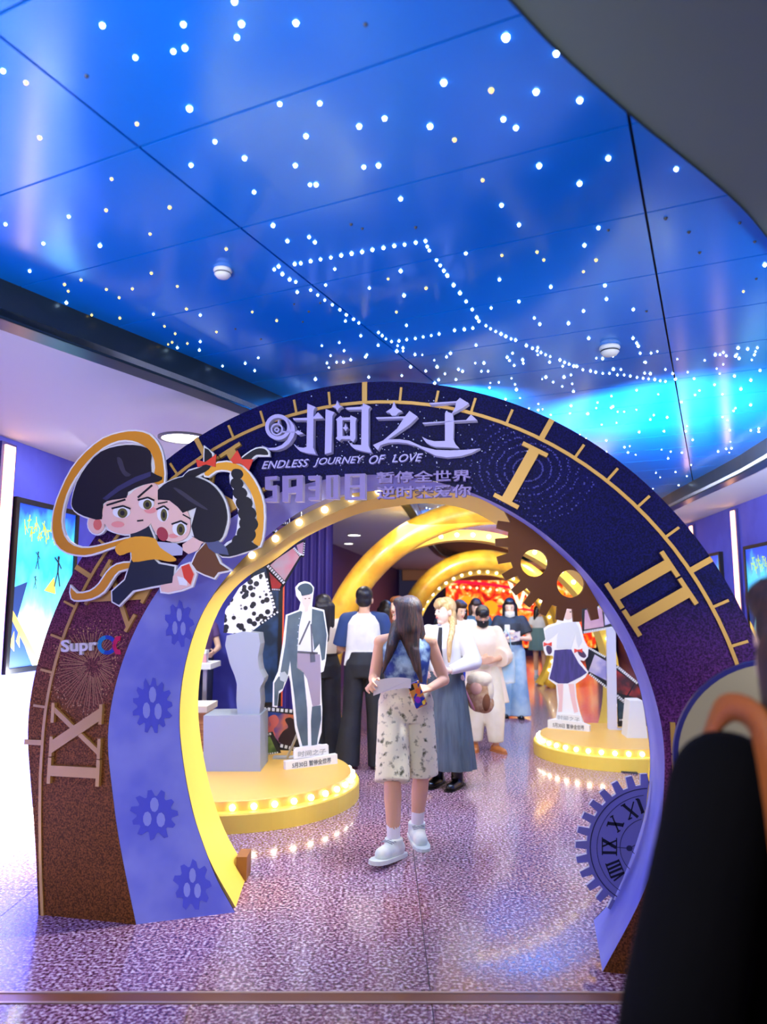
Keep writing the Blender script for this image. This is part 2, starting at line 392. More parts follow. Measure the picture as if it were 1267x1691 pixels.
def resamp(L, n):
    P = [V((a, b, 0)) for a, b in L]; d = [0]
    for i in range(1, len(P)): d.append(d[-1]+(P[i]-P[i-1]).length)
    out = []; k = 0
    for i in range(n):
        t = d[-1]*i/(n-1)
        while k < len(P)-2 and d[k+1] < t: k += 1
        f = (t-d[k])/max(1e-9, d[k+1]-d[k]); q = P[k].lerp(P[k+1], min(1, f)); out.append((q.x, q.y))
    return out
NS = 140
def relax(L, it):
    L = [list(p) for p in L]
    for _ in range(it): L = [L[0]]+[[(L[i-1][0]+2*L[i][0]+L[i+1][0])/4, (L[i-1][1]+2*L[i][1]+L[i+1][1])/4] for i in range(1, len(L)-1)]+[L[-1]]
    return [tuple(p) for p in L]
OUT = relax(resamp(OUT, NS), 14); INN = relax(resamp(INN, NS), 14)
# back edge of the reveal
BK = [bpx(*p) for p in [(388,1508),(362,1460),(345,1420),(318,1340),(301,1250),(296,1180),(303,1110),(322,1040),(350,985),(390,935),(433,893),(480,855),(520,832),(560,818),(612,811),(652,808),(700,809),(750,814),(790,822),(830,843),(880,875),(925,915),(960,950),(987,994),(1026,1059),(1041,1094),(1055,1130),(1064,1170),(1072,1220),(1074,1270),(1068,1330),(1050,1395),(1028,1445),(1005,1492),(981,1527)]]
BK[0] = (BK[0][0], 0); BK[-1] = (BK[-1][0], 0)
BK = resamp([(p.x, p.y) for p in smooth_curve([(a, b, 0) for a, b in BK], 6)], NS)
def face_mat():
    m = bpy.data.materials.new('printed_night_face'); m.use_nodes = True; nt = m.node_tree; b = nt.nodes['Principled BSDF']
    tc = nt.nodes.new('ShaderNodeTexCoord'); sp = nt.nodes.new('ShaderNodeSeparateXYZ'); nt.links.new(tc.outputs['Object'], sp.inputs[0])
    nz = nt.nodes.new('ShaderNodeTexNoise'); nz.inputs['Scale'].default_value = 1.7; nz.inputs['Detail'].default_value = 5; nt.links.new(tc.outputs['Object'], nz.inputs['Vector'])
    ad = nt.nodes.new('ShaderNodeMath'); ad.operation = 'MULTIPLY_ADD'; ad.inputs[1].default_value = .7; nt.links.new(nz.outputs[0], ad.inputs[0])
    nt.links.new(sp.outputs['Z'], ad.inputs[2])      # z + .7*noise  (noise about .5 -> +.35)
    dv = nt.nodes.new('ShaderNodeMath'); dv.operation = 'DIVIDE'; dv.inputs[1].default_value = 3.0; nt.links.new(ad.outputs[0], dv.inputs[0])
    def ramp(st):
        r = nt.nodes.new('ShaderNodeValToRGB'); e = r.color_ramp.elements
        for k, (z, c) in enumerate(st):
            q = e[k] if k < 2 else e.new(.99)
            q.position = (z+.35)/3.0; q.color = lin(c)
        nt.links.new(dv.outputs[0], r.inputs[0]); return r
    L = ramp([(.05, (112, 66, 24)), (.95, (124, 76, 34)), (1.25, (112, 60, 62)), (1.6, (92, 44, 78)), (1.85, (44, 22, 84)), (2.15, (10, 9, 72))])
    R = ramp([(.0, (96, 54, 24)), (.4, (92, 46, 44)), (.85, (104, 50, 104)), (1.25, (64, 30, 90)), (1.6, (10, 10, 70)), (2.3, (8, 8, 62))])
    mr = nt.nodes.new('ShaderNodeMapRange'); mr.inputs[1].default_value = -.5; mr.inputs[2].default_value = .5; nt.links.new(sp.outputs['X'], mr.inputs[0])
    mx = nt.nodes.new('ShaderNodeMix'); mx.data_type = 'RGBA'; nt.links.new(mr.outputs[0], mx.inputs[0]); nt.links.new(L.outputs[0], mx.inputs[6]); nt.links.new(R.outputs[0], mx.inputs[7])
    gl = nt.nodes.new('ShaderNodeTexNoise'); gl.inputs['Scale'].default_value = 120; gl.inputs['Detail'].default_value = 2; nt.links.new(tc.outputs['Object'], gl.inputs['Vector'])
    gr = nt.nodes.new('ShaderNodeValToRGB'); e = gr.color_ramp.elements; e[0].position = .38; e[0].color = (.32, .32, .36, 1); e[1].position = .68; e[1].color = (1.9, 1.8, 1.9, 1)
    nt.links.new(gl.outputs[0], gr.inputs[0])
    mu = nt.nodes.new('ShaderNodeMix'); mu.data_type = 'RGBA'; mu.blend_type = 'MULTIPLY'; mu.inputs[0].default_value = .8
    nt.links.new(mx.outputs[2], mu.inputs[6]); nt.links.new(gr.outputs[0], mu.inputs[7]); nt.links.new(mu.outputs[2], b.inputs['Base Color'])
    b.inputs['Roughness'].default_value = .5; b.inputs['Specular IOR Level'].default_value = .12
    return m
lining_m = mat('reveal_paint', (112, 122, 232), .5, c2=(150, 158, 242), ns=3.2, nd=3, lo=.35, hi=.7)
arch = empty('clock_arch', AO, 'giant clock face entrance arch with gold numerals, ticks and raised title lettering', 'archway')
g = G()
vo = [A(u, z) for u, z in OUT]; vi = [A(u, z) for u, z in INN]
g.add(vo+vi, [(i, i+1, NS+i+1, NS+i) for i in range(NS-1)])
front = g.build('dial_face', face_mat(), arch)
g = G()
bo = []
for u, z in OUT:
    p = A(u, z, -.004); bo.append(V((p.x+.02, 4.12, z)))
fo = [A(u, z, -.002) for u, z in OUT]
g.add(fo+bo, [(i, i+1, NS+i+1, NS+i) for i in range(NS-1)])
g.build('outer_rim', mat('rim_navy', (30, 26, 74), .5), arch, smooth=True)
vb = [B(u, z) for u, z in BK]
g = G(); g.add([A(u, z, -.002) for u, z in INN]+vb, [(i, i+1, NS+i+1, NS+i) for i in range(NS-1)])
lining = g.build('reveal', lining_m, arch, smooth=True)
g = G(); g.add(bo+[B(u, z, -.005) for u, z in BK], [(i, i+1, NS+i+1, NS+i) for i in range(NS-1)])
g.build('back_panel', mat('back_navy', (40, 40, 84), .5), arch)
# dial ring line, ticks
F = A
RL = [apx(*p) for p in [(71,1513),(68,1430),(67,1345),(68,1278)]]; RL[0] = (RL[0][0], 0)
ring_c = RL + [dial(t, RR) for t in range(-88, 96, 3) if dial(t, RR)[1] > RL[-1][1]+.03]
def band2(L, w):
    P = [V((a, b, 0)) for a, b in L]; l = []; r = []
    for i, p in enumerate(P):
        t = (P[min(i+1, len(P)-1)]-P[max(i-1, 0)]).normalized(); nn = V((-t.y, t.x, 0))*w/2
        l.append(p+nn); r.append(p-nn)
    return l, r
def ribbon_flat(g, L, w, d0, d1, mi=0):
    l, r = band2(L, w); n = len(l)
    vs = [F(p.x, p.y, d1) for p in l]+[F(p.x, p.y, d1) for p in r]+[F(p.x, p.y, d0) for p in l]+[F(p.x, p.y, d0) for p in r]
    fs = []
    for i in range(n-1): fs += [(i, i+1, n+i+1, n+i), (i, i+1, 2*n+i+1, 2*n+i), (n+i, n+i+1, 3*n+i+1, 3*n+i)]
    fs += [(0, n, 3*n, 2*n), (n-1, 2*n-1, 4*n-1, 3*n-1)]
    g.add(vs, fs, mi); return g
ribbon_flat(G(), ring_c, .016, .001, .008).build('dial_ring', gold, arch)
for k in range(-15, 16):
    th = 6*k; big = k % 5 == 0; r0, r1, w = RR, (1.83 if big else 1.80), (.026 if big else .012)
    ribbon_flat(G(), [dial(th, r0), dial(th, r1)], w, .001, .009).build('tick', gold, arch)
# numerals: strokes laid out in (tangential t, radial r) about an hour angle
def numeral(th, s):
    cw = {'I': .14, 'X': .27, 'V': .25}; tot = sum(cw[c] for c in s); x = -tot/2; r0, r1 = 1.395, 1.655
    a = math.radians(th); cx, cz = dial(th, 0); er = (math.sin(a), math.cos(a)); et = (math.cos(a), -math.sin(a))
    g = G()
    def q(pts, d=.02): g.plate([(er[0]*r+et[0]*t, ZA+er[1]*r+et[1]*t) for t, r in pts], F, .001, d)
    for c in s:
        w = cw[c]; m = x+w/2
        if c == 'I':
            q([(m-.026, r0), (m+.026, r0), (m+.026, r1), (m-.026, r1)])
            q([(m-.065, r0-.02), (m+.065, r0-.02), (m+.065, r0), (m-.065, r0)]); q([(m-.065, r1), (m+.065, r1), (m+.065, r1+.02), (m-.065, r1+.02)])
        if c == 'X':
            q([(m-.115, r1), (m-.05, r1), (m+.115, r0), (m+.05, r0)]); q([(m+.115, r1), (m+.085, r1), (m-.115, r0), (m-.085, r0)], .018)
            for sx in (-.085, .085):
                q([(m+sx-.05, r0-.018), (m+sx+.05, r0-.018), (m+sx+.05, r0), (m+sx-.05, r0)]); q([(m+sx-.05, r1), (m+sx+.05, r1), (m+sx+.05, r1+.018), (m+sx-.05, r1+.018)])
        x += w
    return g.build('numeral', gold, arch)
for th, s in ((30, 'I'), (60, 'II'), (90, 'III'), (270, 'IX'), (300, 'X'), (330, 'XI')): numeral(th, s)
# ------------------------------------------------------------------ first bulb ring standing behind the arch
RO1 = V((.1, 3.90, 0)); RN1 = BN
def rpx(px, py): p = on(px, py, RO1, RN1) - RO1; return (p.dot(BU), p.z)
def R1(u, z, d=0): return RO1 + BU*u + V((0, 0, z)) + RN1*d + V((-.11, 0, 0))*(-d)
RF = [rpx(*p) for p in [(389,1507),(346,1420),(319,1340),(302,1250),(297,1180),(304,1110),(323,1040),(351,985),(391,945),(437,917),(486,880),(542,851),(600,828),(650,818),(720,810),(800,822),(880,866),(972,926),(1052,1010),(1112,1110),(1140,1200),(1142,1290),(1126,1370),(1100,1450),(1062,1518)]]
RF[0] = (RF[0][0], 0); RF[-1] = (RF[-1][0], 0)
RF = resamp([(p.x, p.y) for p in smooth_curve([(a, b, 0) for a, b in RF], 5)], 110)
l, r = band2(RF, .30); RFO = [(p.x, max(0, p.y)) for p in l]
def mean_r(L): return sum(math.hypot(a, b-.9) for a, b in L)
if mean_r(RFO) < mean_r(RF): RFO = [(p.x, max(0, p.y)) for p in r]
RFO = [((a+c)/2, (b+e)/2) for (a, b), (c, e) in zip(RF, RFO)] if False else RFO
ring1 = empty('bulb_ring', RO1, 'yellow ring lined with white bulbs standing right behind the clock arch', 'ring arch')
NR = len(RF); DP = -.5
g = G(); g.add([R1(u, z) for u, z in RF]+[R1(u, z, DP) for u, z in RF], [(i, i+1, NR+i+1, NR+i) for i in range(NR-1)])
g.build('inner_surface', yellow, ring1, smooth=True)
def halfw(k): return [(a+(c-a)*k, b+(e-b)*k) for (a, b), (c, e) in zip(RF, RFO)]
RM = halfw(.42)
g = G(); g.add([R1(u, z) for u, z in RF]+[R1(u, z) for u, z in RM]+[R1(u, z, DP) for u, z in RF]+[R1(u, z, DP) for u, z in RM],
      [(i, i+1, NR+i+1, NR+i) for i in range(NR-1)]+[(2*NR+i, 2*NR+i+1, 3*NR+i+1, 3*NR+i) for i in range(NR-1)]+[(NR+i, NR+i+1, 3*NR+i+1, 3*NR+i) for i in range(NR-1)])
g.build('ring_body', mat('ochre_paint', (190, 158, 92), .45), ring1)
BL = resamp(halfw(.24), 40); bulb = None
for i, (u, z) in enumerate(BL):
    if not 3 <= i <= 36: continue
    p = R1(u, z, .012)
    if bulb is None:
        bulb = G().lathe((0, 0, 0), [(.001, -.02), (.012, -.017), (.019, -.006), (.02, .003), (.015, .013), (.001, .02)], 10).build('bulb', bulb_m, ring1, True, local=True)
        bulb.location = p-ORG[ring1.name]; continue
    inst(bulb, ring1, p)
bulb_mesh = bulb
G().box((-.84, 4.30, 0), (-.78, 4.44, .13)).build('foot_block', mat('foot_wood', (150, 96, 46), .5), ring1)
# ------------------------------------------------------------------ round podiums
def podium(name, cx, cy, r, label, hb=.13, ht=.2, step=.07):
    root = empty(name, (cx, cy, 0), label, 'podium', 'round yellow display podiums')
    G().lathe((cx, cy, 0), [(r, .0), (r, hb-.01), (r-.008, hb), (r-step-.01, hb)], 72).build('base_tier', yellow, root)
    G().lathe((cx, cy, 0), [(r-step, hb-.005), (r-step, ht-.005), (r-step-.006, ht), (.01, ht)], 72).build('top_tier', mat('podium_top', (238, 188, 92), .4), root)
    for k in range(40):
        a = 2*math.pi*k/40; p = V((cx+(r-step+.018)*math.cos(a), cy+(r-step+.018)*math.sin(a), hb+.03))
        inst(bulb_mesh, root, p, scale=(1.15, 1.15, 1.15))
    return root
podium('round_podium', -1.2, 6.13, 1.0, 'round yellow podium with bulbs under the cap man standee')
podium('round_podium', 2.45, 7.8, .85, 'round yellow podium with bulbs under the skirt girl standee')
# ------------------------------------------------------------------ golden arches further back
def golden_arch(label, ctr, Y, R, rt, bc, bR, bw, yaw=0):
    c = V(ctr); root = empty('golden_arch', (c.x, Y, 0), label, 'golden arch', 'golden tube arches in the hall')
    pts = []; a0 = math.degrees(math.acos(max(-1, min(1, (0-c.z)/R))))
    rad = []
    for k in range(61):
        t = -a0 + 2*a0*k/60; a = math.radians(t); s = abs(t)/a0
        p = V((c.x+R*math.sin(a)*math.cos(yaw), Y-R*math.sin(a)*math.sin(yaw), max(0.0, c.z+R*math.cos(a))))
        pts.append(p); rad.append(rt*(1 if t < 0 else 1-.35*s))
    G().tube(pts, rad, 14).build('tube', yellow_tube, root, True)
    b = V(bc); a0 = math.degrees(math.acos(max(-1, min(1, -b.z/bR)))); L = []
    for k in range(61):
        a = math.radians(-a0+2*a0*k/60); L.append((bR*math.sin(a), b.z+bR*math.cos(a)))
    l, r = band2(L, bw); n = len(l); yb = Y+.35
    def P(p, d): return V((b.x+p.x, yb+d, max(0, p.y)))
    vs = [P(p, 0) for p in l]+[P(p, 0) for p in r]+[P(p, .3) for p in l]+[P(p, .3) for p in r]; fs = []
    for i in range(n-1): fs += [(i, i+1, n+i+1, n+i), (2*n+i, 2*n+i+1, 3*n+i+1, 3*n+i), (i, i+1, 2*n+i+1, 2*n+i), (n+i, n+i+1, 3*n+i+1, 3*n+i)]
    mk('bulb_band', vs, fs, yellow, root)
    for i, (u, z) in enumerate(resamp(L, 36)):
        if z < .15: continue
        inst(bulb_mesh, root, (b.x+u, yb-.014, z), scale=(1.3, 1.3, 1.3))
    return root
golden_arch('nearer golden tube arch with a bulb lined band inside', (1.36, 0, .64), 8.4, 2.03, .165, (1.0, 0, .64), 1.78, .12)
golden_arch('farther golden tube arch in front of the red screen', (1.97, 0, .93), 14.0, 1.52, .2, (2.0, 0, .85), 1.38, .12)
# ------------------------------------------------------------------ frames for traced flat things
def pxp(O, n, scale=1.0, ox=0.0, oy=0.0):
    O = V(O); n = V(n).normalized()
    def f(u, v, d=0): return on(ox+u/scale, oy+v/scale, O, n) + n*d
    return f
def grow(L, d):
    """outline moved outward by d"""
    n = len(L); ar = sum(L[i][0]*L[(i+1) % n][1]-L[(i+1) % n][0]*L[i][1] for i in range(n)); s = 1 if ar > 0 else -1; out = []
    for i in range(n):
        a = V((*L[i-1], 0)); b = V((*L[i], 0)); c = V((*L[(i+1) % n], 0))
        t1 = (b-a).normalized(); t2 = (c-b).normalized()
        n1 = V((t1.y, -t1.x, 0))*s; n2 = V((t2.y, -t2.x, 0))*s; m = n1+n2
        m = m.normalized() if m.length > .2 else n1
        k = min(2.0, 1/max(.5, m.dot(n1))); p = b+m*d*k; out.append((p.x, p.y))
    return out
def rnd(L, k=3): return [(p.x, p.y) for p in smooth_curve([(a, b, 0) for a, b in L], k, True)]
def ell(cx, cy, rx, ry, n=16, rot=0):
    c, s = math.cos(rot), math.sin(rot)
    return [(cx+rx*math.cos(2*math.pi*i/n)*c-ry*math.sin(2*math.pi*i/n)*s, cy+rx*math.cos(2*math.pi*i/n)*s+ry*math.sin(2*math.pi*i/n)*c) for i in range(n)]
def stroke(x0, y0, x1, y1, w):
    d = math.hypot(x1-x0, y1-y0) or 1; nx, ny = -(y1-y0)/d*w/2, (x1-x0)/d*w/2
    return [(x0+nx, y0+ny), (x1+nx, y1+ny), (x1-nx, y1-ny), (x0-nx, y0-ny)]
def pl(name, polys, m, F, d0, d1, parent=None, smi=None, **kw):
    g = G()
    for L in polys: g.plate(L, F, d0, d1, 0, smi)
    return g.build(name, m, parent, **kw)
# ------------------------------------------------------------------ star lights of the ceiling
star_w = mat('star_white', (225, 245, 255), .3, emit=9, ec=(214, 240, 255))
star_y = mat('star_amber', (255, 214, 90), .3, emit=3.0, ec=(255, 205, 90))
star_d = mat('star_unlit', (60, 62, 60), .3)
def z1(L, o=(0, 0), s=1.98): return [(o[0]+x/s, o[1]+y/s) for x, y in L]
S1 = z1([(335,83),(600,80),(790,78),(775,122),(968,75),(767,5),(567,168),(605,157),(443,188),(620,355),(10,232),(703,463),(625,540),(800,517),(915,340),(1046,338),(1001,445),(1175,413),(966,541),(1190,546),(1238,541),(1014,604),(1034,604),(831,628),(893,737),(18,733),(97,886),(217,990),(502,1027),(655,1030),(940,788),(1011,775),(1030,792),(1095,880),(1065,932),(1208,942),(972,955),(1130,1050),(1110,1120),(1180,1098),(1200,1160),(845,1170),(802,1188),(833,1212),(728,1197),(1258,387),(655,1117),(652,1145),(580,1137),(142,796),(327,803),(225,708)])
S1y = z1([(85,270),(130,450),(448,405),(347,687),(491,765),(740,814),(495,893),(433,944),(211,930),(223,952),(265,915),(348,946),(390,973),(300,1030),(392,1040),(610,1010),(538,1067),(573,1091),(550,1126),(563,1119),(613,1123),(905,1048),(555,678),(580,936),(825,1020),(708,1085),(365,585)])
S1d = z1([(283,248),(1195,80),(962,994),(990,1052),(1148,733),(1185,747),(770,1075),(853,1108),(1010,1018),(1047,990)])
S2 = z1([(413,122),(578,175),(210,270),(512,300),(165,413),(405,390),(446,418),(69,650),(522,542),(654,600),(399,671),(282,828),(670,802),(392,914),(560,938),(737,933),(456,986),(365,1007),(667,1017),(830,1012),(524,1060),(684,1106),(829,1106),(841,1122),(69,886),(80,966),(88,1064),(1260,866),(1204,1141),(1098,1160),(1176,1172),(1226,1160),(219,1167),(214,1222),(258,1208),(333,1214),(355,1214),(435,1155),(470,1188),(440,1195),(390,1250),(443,1257),(626,1226),(630,1255),(870,1185),(935,1208),(655,328),(748,517),(456,735),(716,745),(970,553),(742,978),(506,1040),(618,1057)], (627, 0))
S2y = z1([(365,295),(17,388),(245,457),(337,589),(400,835),(515,824),(537,850),(708,850),(667,888),(28,912),(152,942),(55,1020),(1190,953)], (627, 0))
S2d = z1([(118,743),(748,752),(873,1017),(936,713),(1012,758),(1047,825),(1178,728),(1227,790),(1232,911)], (627, 0))
R1_ = z1([(198,405),(240,400),(309,385),(378,373),(450,360),(522,345),(595,332),(668,320),(740,306),(817,292),(892,278),(964,270),(1042,256),(1110,245),(1122,283),(1137,310),(1187,378),(1213,415),(1238,452),(1262,487),(55,443),(86,422),(112,475),(162,513),(205,530),(309,587),(358,622),(407,657),(460,690),(513,724),(558,759),(608,790),(645,816),(782,883),(808,905),(834,928),(873,946),(925,942),(979,933),(1039,925),(1094,914),(1150,904),(1205,893)], (440, 340), 4.223)
R2_ = z1([(221,900),(242,932),(263,958),(283,986),(303,1012),(318,1038),(325,1050),(348,1065),(363,1075),(380,1084),(397,1092),(413,1100),(430,1108),(445,1112),(480,1130),(500,1139),(515,1147),(528,1153),(543,1160),(558,1166),(590,1177),(605,1185),(620,1191),(635,1197),(665,1209),(690,1213),(707,1217),(730,1221),(752,1221),(778,1226),(800,1226),(820,1230),(842,1234),(862,1237),(880,1239),(900,1241),(918,1245),(935,1247),(245,1080),(277,1077),(305,1073)], (627, 0))
protos = {}
def star(px, py, m, r):
    p = at_z(px, py, ZC-.001)
    if not inside(p.x, p.y, hole_s): return
    k = m.name
    if k not in protos:
        o = G().lathe((0, 0, 0), [(.9, .5), (1, 0), (.62, -.8), (.15, -1.15)], 8).build('star_light', m, ceiling, True, local=True)
        o.location = p-ORG[ceiling.name]; o.scale = (r, r, r); protos[k] = o; return
    inst(protos[k], ceiling, p, scale=(r, r, r))
for L, m, r in ((S1, star_w, .0058), (S1y, star_y, .0052), (S1d, star_d, .0055), (S2, star_w, .0066), (S2y, star_y, .0056), (S2d, star_d, .006), (R1_, star_w, .0058), (R2_, star_w, .0066)):
    for px, py in L:
        rr = r*(1.35 if (px, py) in ((627+413/1.98, 122/1.98), (620/1.98, 355/1.98), (893/1.98, 737/1.98)) else 1)*random.uniform(.85, 1.15)
        star(px, py, m, rr)
g = G()
for k in range(520):
    px, py = random.uniform(520, 1267), random.uniform(570, 850); p = at_z(px, py, ZC-.002)
    if not inside(p.x, p.y, hole_s) or random.random() < .35: continue
    r = random.uniform(.004, .009)*(1 if p.y < 9 else 1.3)
    g.lathe(p, [(r*.9, .003), (r, 0), (r*.5, -r*.8)], 6)
tag(g.build('star_light_cluster', star_w, ceiling), kind='stuff')
# ------------------------------------------------------------------ smoke detectors and the round downlight
def detector(px, py, label, q=1.0):
    p = at_z(px, py, ZC); r = empty('smoke_detector', (p.x, p.y, ZC-.06), label, 'smoke detector')
    G().lathe((p.x, p.y, ZC), [(.043*q, 0), (.045*q, -.009*q), (.04*q, -.016*q)], 24).build('base', white, r, True)
    G().lathe((p.x, p.y, ZC), [(.038*q, -.014*q), (.04*q, -.026*q), (.029*q, -.04*q), (.006, -.043*q)], 24).build('sensor_head', white, r, True)
    G().lathe((p.x, p.y, ZC), [(.0402*q, -.020*q), (.0408*q, -.023*q), (.0402*q, -.026*q)], 24).build('vent_slot', darkgrey, r, True)
detector(368, 445, 'small white smoke detector on the blue ceiling at the left', .8)
detector(1007, 572, 'white domed smoke detector on the bright blue ceiling at the right', 1.15)
lit_disc = mat('lit_diffuser', (255, 252, 246), .4, emit=7, ec=(255, 250, 242))
def downlight(x, y, r, label, group=None):
    o = empty('downlight', (x, y, ZS-.02), label, 'ceiling light', group)
    G().lathe((x, y, ZS), [(r, 0), (r, -.012), (r*.86, -.014), (r*.86, -.004)], 32).build('rim', mat('rim_grey', (120, 122, 128), .4), o)
    G().lathe((x, y, ZS), [(r*.86, -.003), (r*.86, -.009), (.01, -.009)], 32).build('diffuser', lit_disc, o)
p = at_z(303, 722, ZS); downlight(p.x, p.y, .17, 'large round white downlight in the pale soffit behind the arch')
for i, (px, py, r) in enumerate([(585, 883, .12), (576, 897, .10), (527, 906, .09), (545, 912, .09), (900, 898, .12), (877, 916, .11)]):
    p = at_z(px, py, ZS)
    downlight(p.x, p.y, r, ['lit soffit downlight seen just left of the golden tube, larger of that pair', 'lit soffit downlight seen just left of the golden tube, smaller of that pair', 'leftmost tiny lit soffit downlight above the pleated curtain', 'second tiny lit soffit downlight above the pleated curtain', 'lit soffit downlight seen to the right of the upper cog wheel hole', 'lit soffit downlight seen through the upper hole of the cog wheel'][i], 'soffit downlights')
# ------------------------------------------------------------------ title lettering on the arch
letter = mat('lavender_letter', (182, 176, 232), .5); letter_e = mat('letter_edge', (210, 206, 240), .5)
date_m = mat('date_letter', (138, 122, 184), .5); date_e = mat('date_edge', (236, 230, 250), .5)
TZ = pxp(AO+AN*.02, AN, 6.335, 425, 650); TY = pxp(AO+AN*.02, AN, 6.335, 610, 650)
def ann(cx, cy, r1, r2, n=28): return [ell(cx, cy, r1, r1, n), ell(cx, cy, r2, r2, n)]
def ch(polys, F, m=None, d=.026):
    g = G()
    for L in polys: g.plate(L, F, -.016, d, 0, 1)
    return g.build('title_character', m or [letter, letter_e], arch)
ch([ann(235, 362, 134, 96), ann(222, 386, 64, 48), ann(222, 390, 26, 13),
    [(330,265),(375,305),(405,350),(412,410),(395,470),(350,535),(290,580),(220,603),(150,603),(65,562),(70,556),(140,580),(210,575),(275,548),(335,490),(365,420),(362,360),(335,310)],
    [(240,280),(252,330),(230,345),(228,325)], [(270,404),(410,408),(410,422),(270,418)], [(410,415),(445,396),(500,430),(445,445)],
    rnd([(540,118),(625,155),(605,185),(600,575),(630,645),(530,632),(460,610),(420,570),(395,535),(440,570),(500,578),(532,570)], 1),
    [(388,270),(540,266),(540,292),(400,292)], [(600,262),(650,208),(710,272),(600,277)]], TZ)
ch([[(730,175),(825,210),(800,245),(790,625),(722,645)], [(850,85),(870,135),(905,148),(870,165),(850,200),(835,165),(800,150),(835,135)],
    [(930,165),(960,160),(1110,150),(1120,115),(1195,150),(1175,180),(1175,555),(1210,630),(1100,610),(1030,590),(995,560),(970,520),(1020,545),(1100,550),(1105,180),(960,183)],
    [[(835,285),(885,245),(905,265),(985,262),(990,240),(1052,270),(1040,300),(1040,480),(1015,520),(985,490),(895,488),(875,510),(835,480),(850,460),(848,300)], [(905,290),(985,288),(985,455),(905,455)]],
    [(937,320),(950,360),(965,372),(950,385),(937,410),(925,385),(905,372),(925,360)]], TZ)
ch([[(268,100),(290,160),(355,200),(310,215),(290,245),(245,245),(225,215),(185,205),(245,165)],
    [(80,262),(385,252),(430,195),(515,255),(440,330),(210,490),(330,490),(430,505),(560,565),(700,600),(850,605),(1020,600),(1165,585),(1080,630),(960,665),(820,678),(700,660),(600,610),(500,560),(400,530),(300,520),(210,525),(130,550),(100,605),(50,550),(160,500),(300,380),(370,272),(90,278)]], TY)
ch([[(635,115),(920,97),(955,62),(1048,120),(985,165),(870,225),(905,165),(915,112),(655,132)],
    [(800,225),(810,200),(845,215),(880,225),(890,300),(885,490),(910,545),(950,585),(840,575),(700,570),(640,550),(600,520),(560,465),(620,495),(690,512),(800,510)],
    [(565,320),(1020,292),(1070,235),(1135,295),(890,308),(580,332)]], TY, d=.03)
dm = [date_m, date_e]
for polys in ([[(100,880),(225,870),(225,905),(155,910),(155,975),(225,965),(225,1140),(100,1140),(100,1105),(178,1100),(178,1015),(100,1010)]],
              [[[(280,870),(490,862),(490,1135),(415,1138),(425,1045),(345,1052),(338,1138),(282,1140)], [(345,900),(428,893),(428,975),(345,995)]]],
              [[(550,870),(670,865),(665,1120),(550,1120),(550,1095),(622,1092),(625,1012),(550,1008),(550,982),(625,975),(625,905),(550,908)]],
              [[[(735,865),(860,860),(860,1110),(735,1112)], [(785,885),(810,884),(808,1092),(785,1094)]]],
              [[[(930,850),(1140,845),(1140,1110),(930,1115)], [(985,872),(1085,868),(1085,965),(985,968)], [(985,992),(1085,988),(1085,1085),(985,1088)]]]): ch(polys, TZ, dm)
TP = pxp(AO+AN*.02, AN)
def T(sx0, sy0, sx1, sy1):      # box (pixels, y down) -> frame with v up
    return lambda u, v, d: TP(sx0+(sx1-sx0)*u, sy1-(sy1-sy0)*v, d-.016)
def word(body, x0, y0, x1, y1, m, name='title_character', slope=0, bold=0, shear=0, th=.03, spacing=1):
    f0 = lambda u, v, d: TP(x0+(x1-x0)*u, y1+(y0-y1)*v+slope*u, d-.016)
    return lettering(name, body, f0, 0, 0, 1, 1, m, arch, bold, shear, th, spacing)
word('ENDLESS', 433, 762, 511, 775, letter, 'subtitle_word', -4, .01, .35, .024); word('JOURNEY', 518, 757, 602, 772, letter, 'subtitle_word', -4, .01, .35, .024)
word('OF', 610, 753, 637, 767, letter, 'subtitle_word', -2, .01, .35, .024); word('LOVE', 648, 751, 699, 764, letter, 'subtitle_word', -2, .01, .35, .024)
word('暂停全世界', 623, 780, 778, 799, date_m, 'slogan_line', -4, .022); word('逆时来爱你', 623, 804, 779, 825, date_m, 'slogan_line', -4, .022)
# printed stars of the night picture, swirl rings, the firework and the logo
dot_m = mat('printed_star', (196, 204, 244), .5)
g = G()
for k in range(230):
    if random.random() < .75: px, py = random.gauss(650, 70), random.gauss(735, 40)
    else: px, py = random.uniform(440, 900), random.uniform(650, 800)
    u, z = apx(px, py); r = math.hypot(u, z-ZA)
    if not (RI+.01 < r < RO-.02): continue
    s = random.uniform(.0018, .0045); g.plate([(u-s, z), (u, z-s), (u+s, z), (u, z+s)], A, .0006, .0016)
tag(g.build('printed_star', dot_m, arch), kind='stuff')
cu, cz = apx(872, 775); g = G()
for k, r in enumerate((.06, .095, .13, .165, .20, .235, .27)):
    for j in range(96):
        a = 2*math.pi*j/96+random.uniform(-.03, .03); rr = r*random.uniform(.97, 1.03); u, z = cu+rr*1.15*math.cos(a), cz+rr*.95*math.sin(a)
        q = math.hypot(u, z-ZA)
        if RI+.01 < q < RR-.012 and random.random() < .8:
            s = random.uniform(.0022, .004); g.plate([(u-s, z-s), (u+s, z-s), (u+s, z+s), (u-s, z+s)], A, .0003, .0008)
tag(g.build('printed_swirl', mat('swirl_blue', (44, 44, 140), .5), arch), kind='stuff')
cu, cz = apx(152, 1100); g = G()
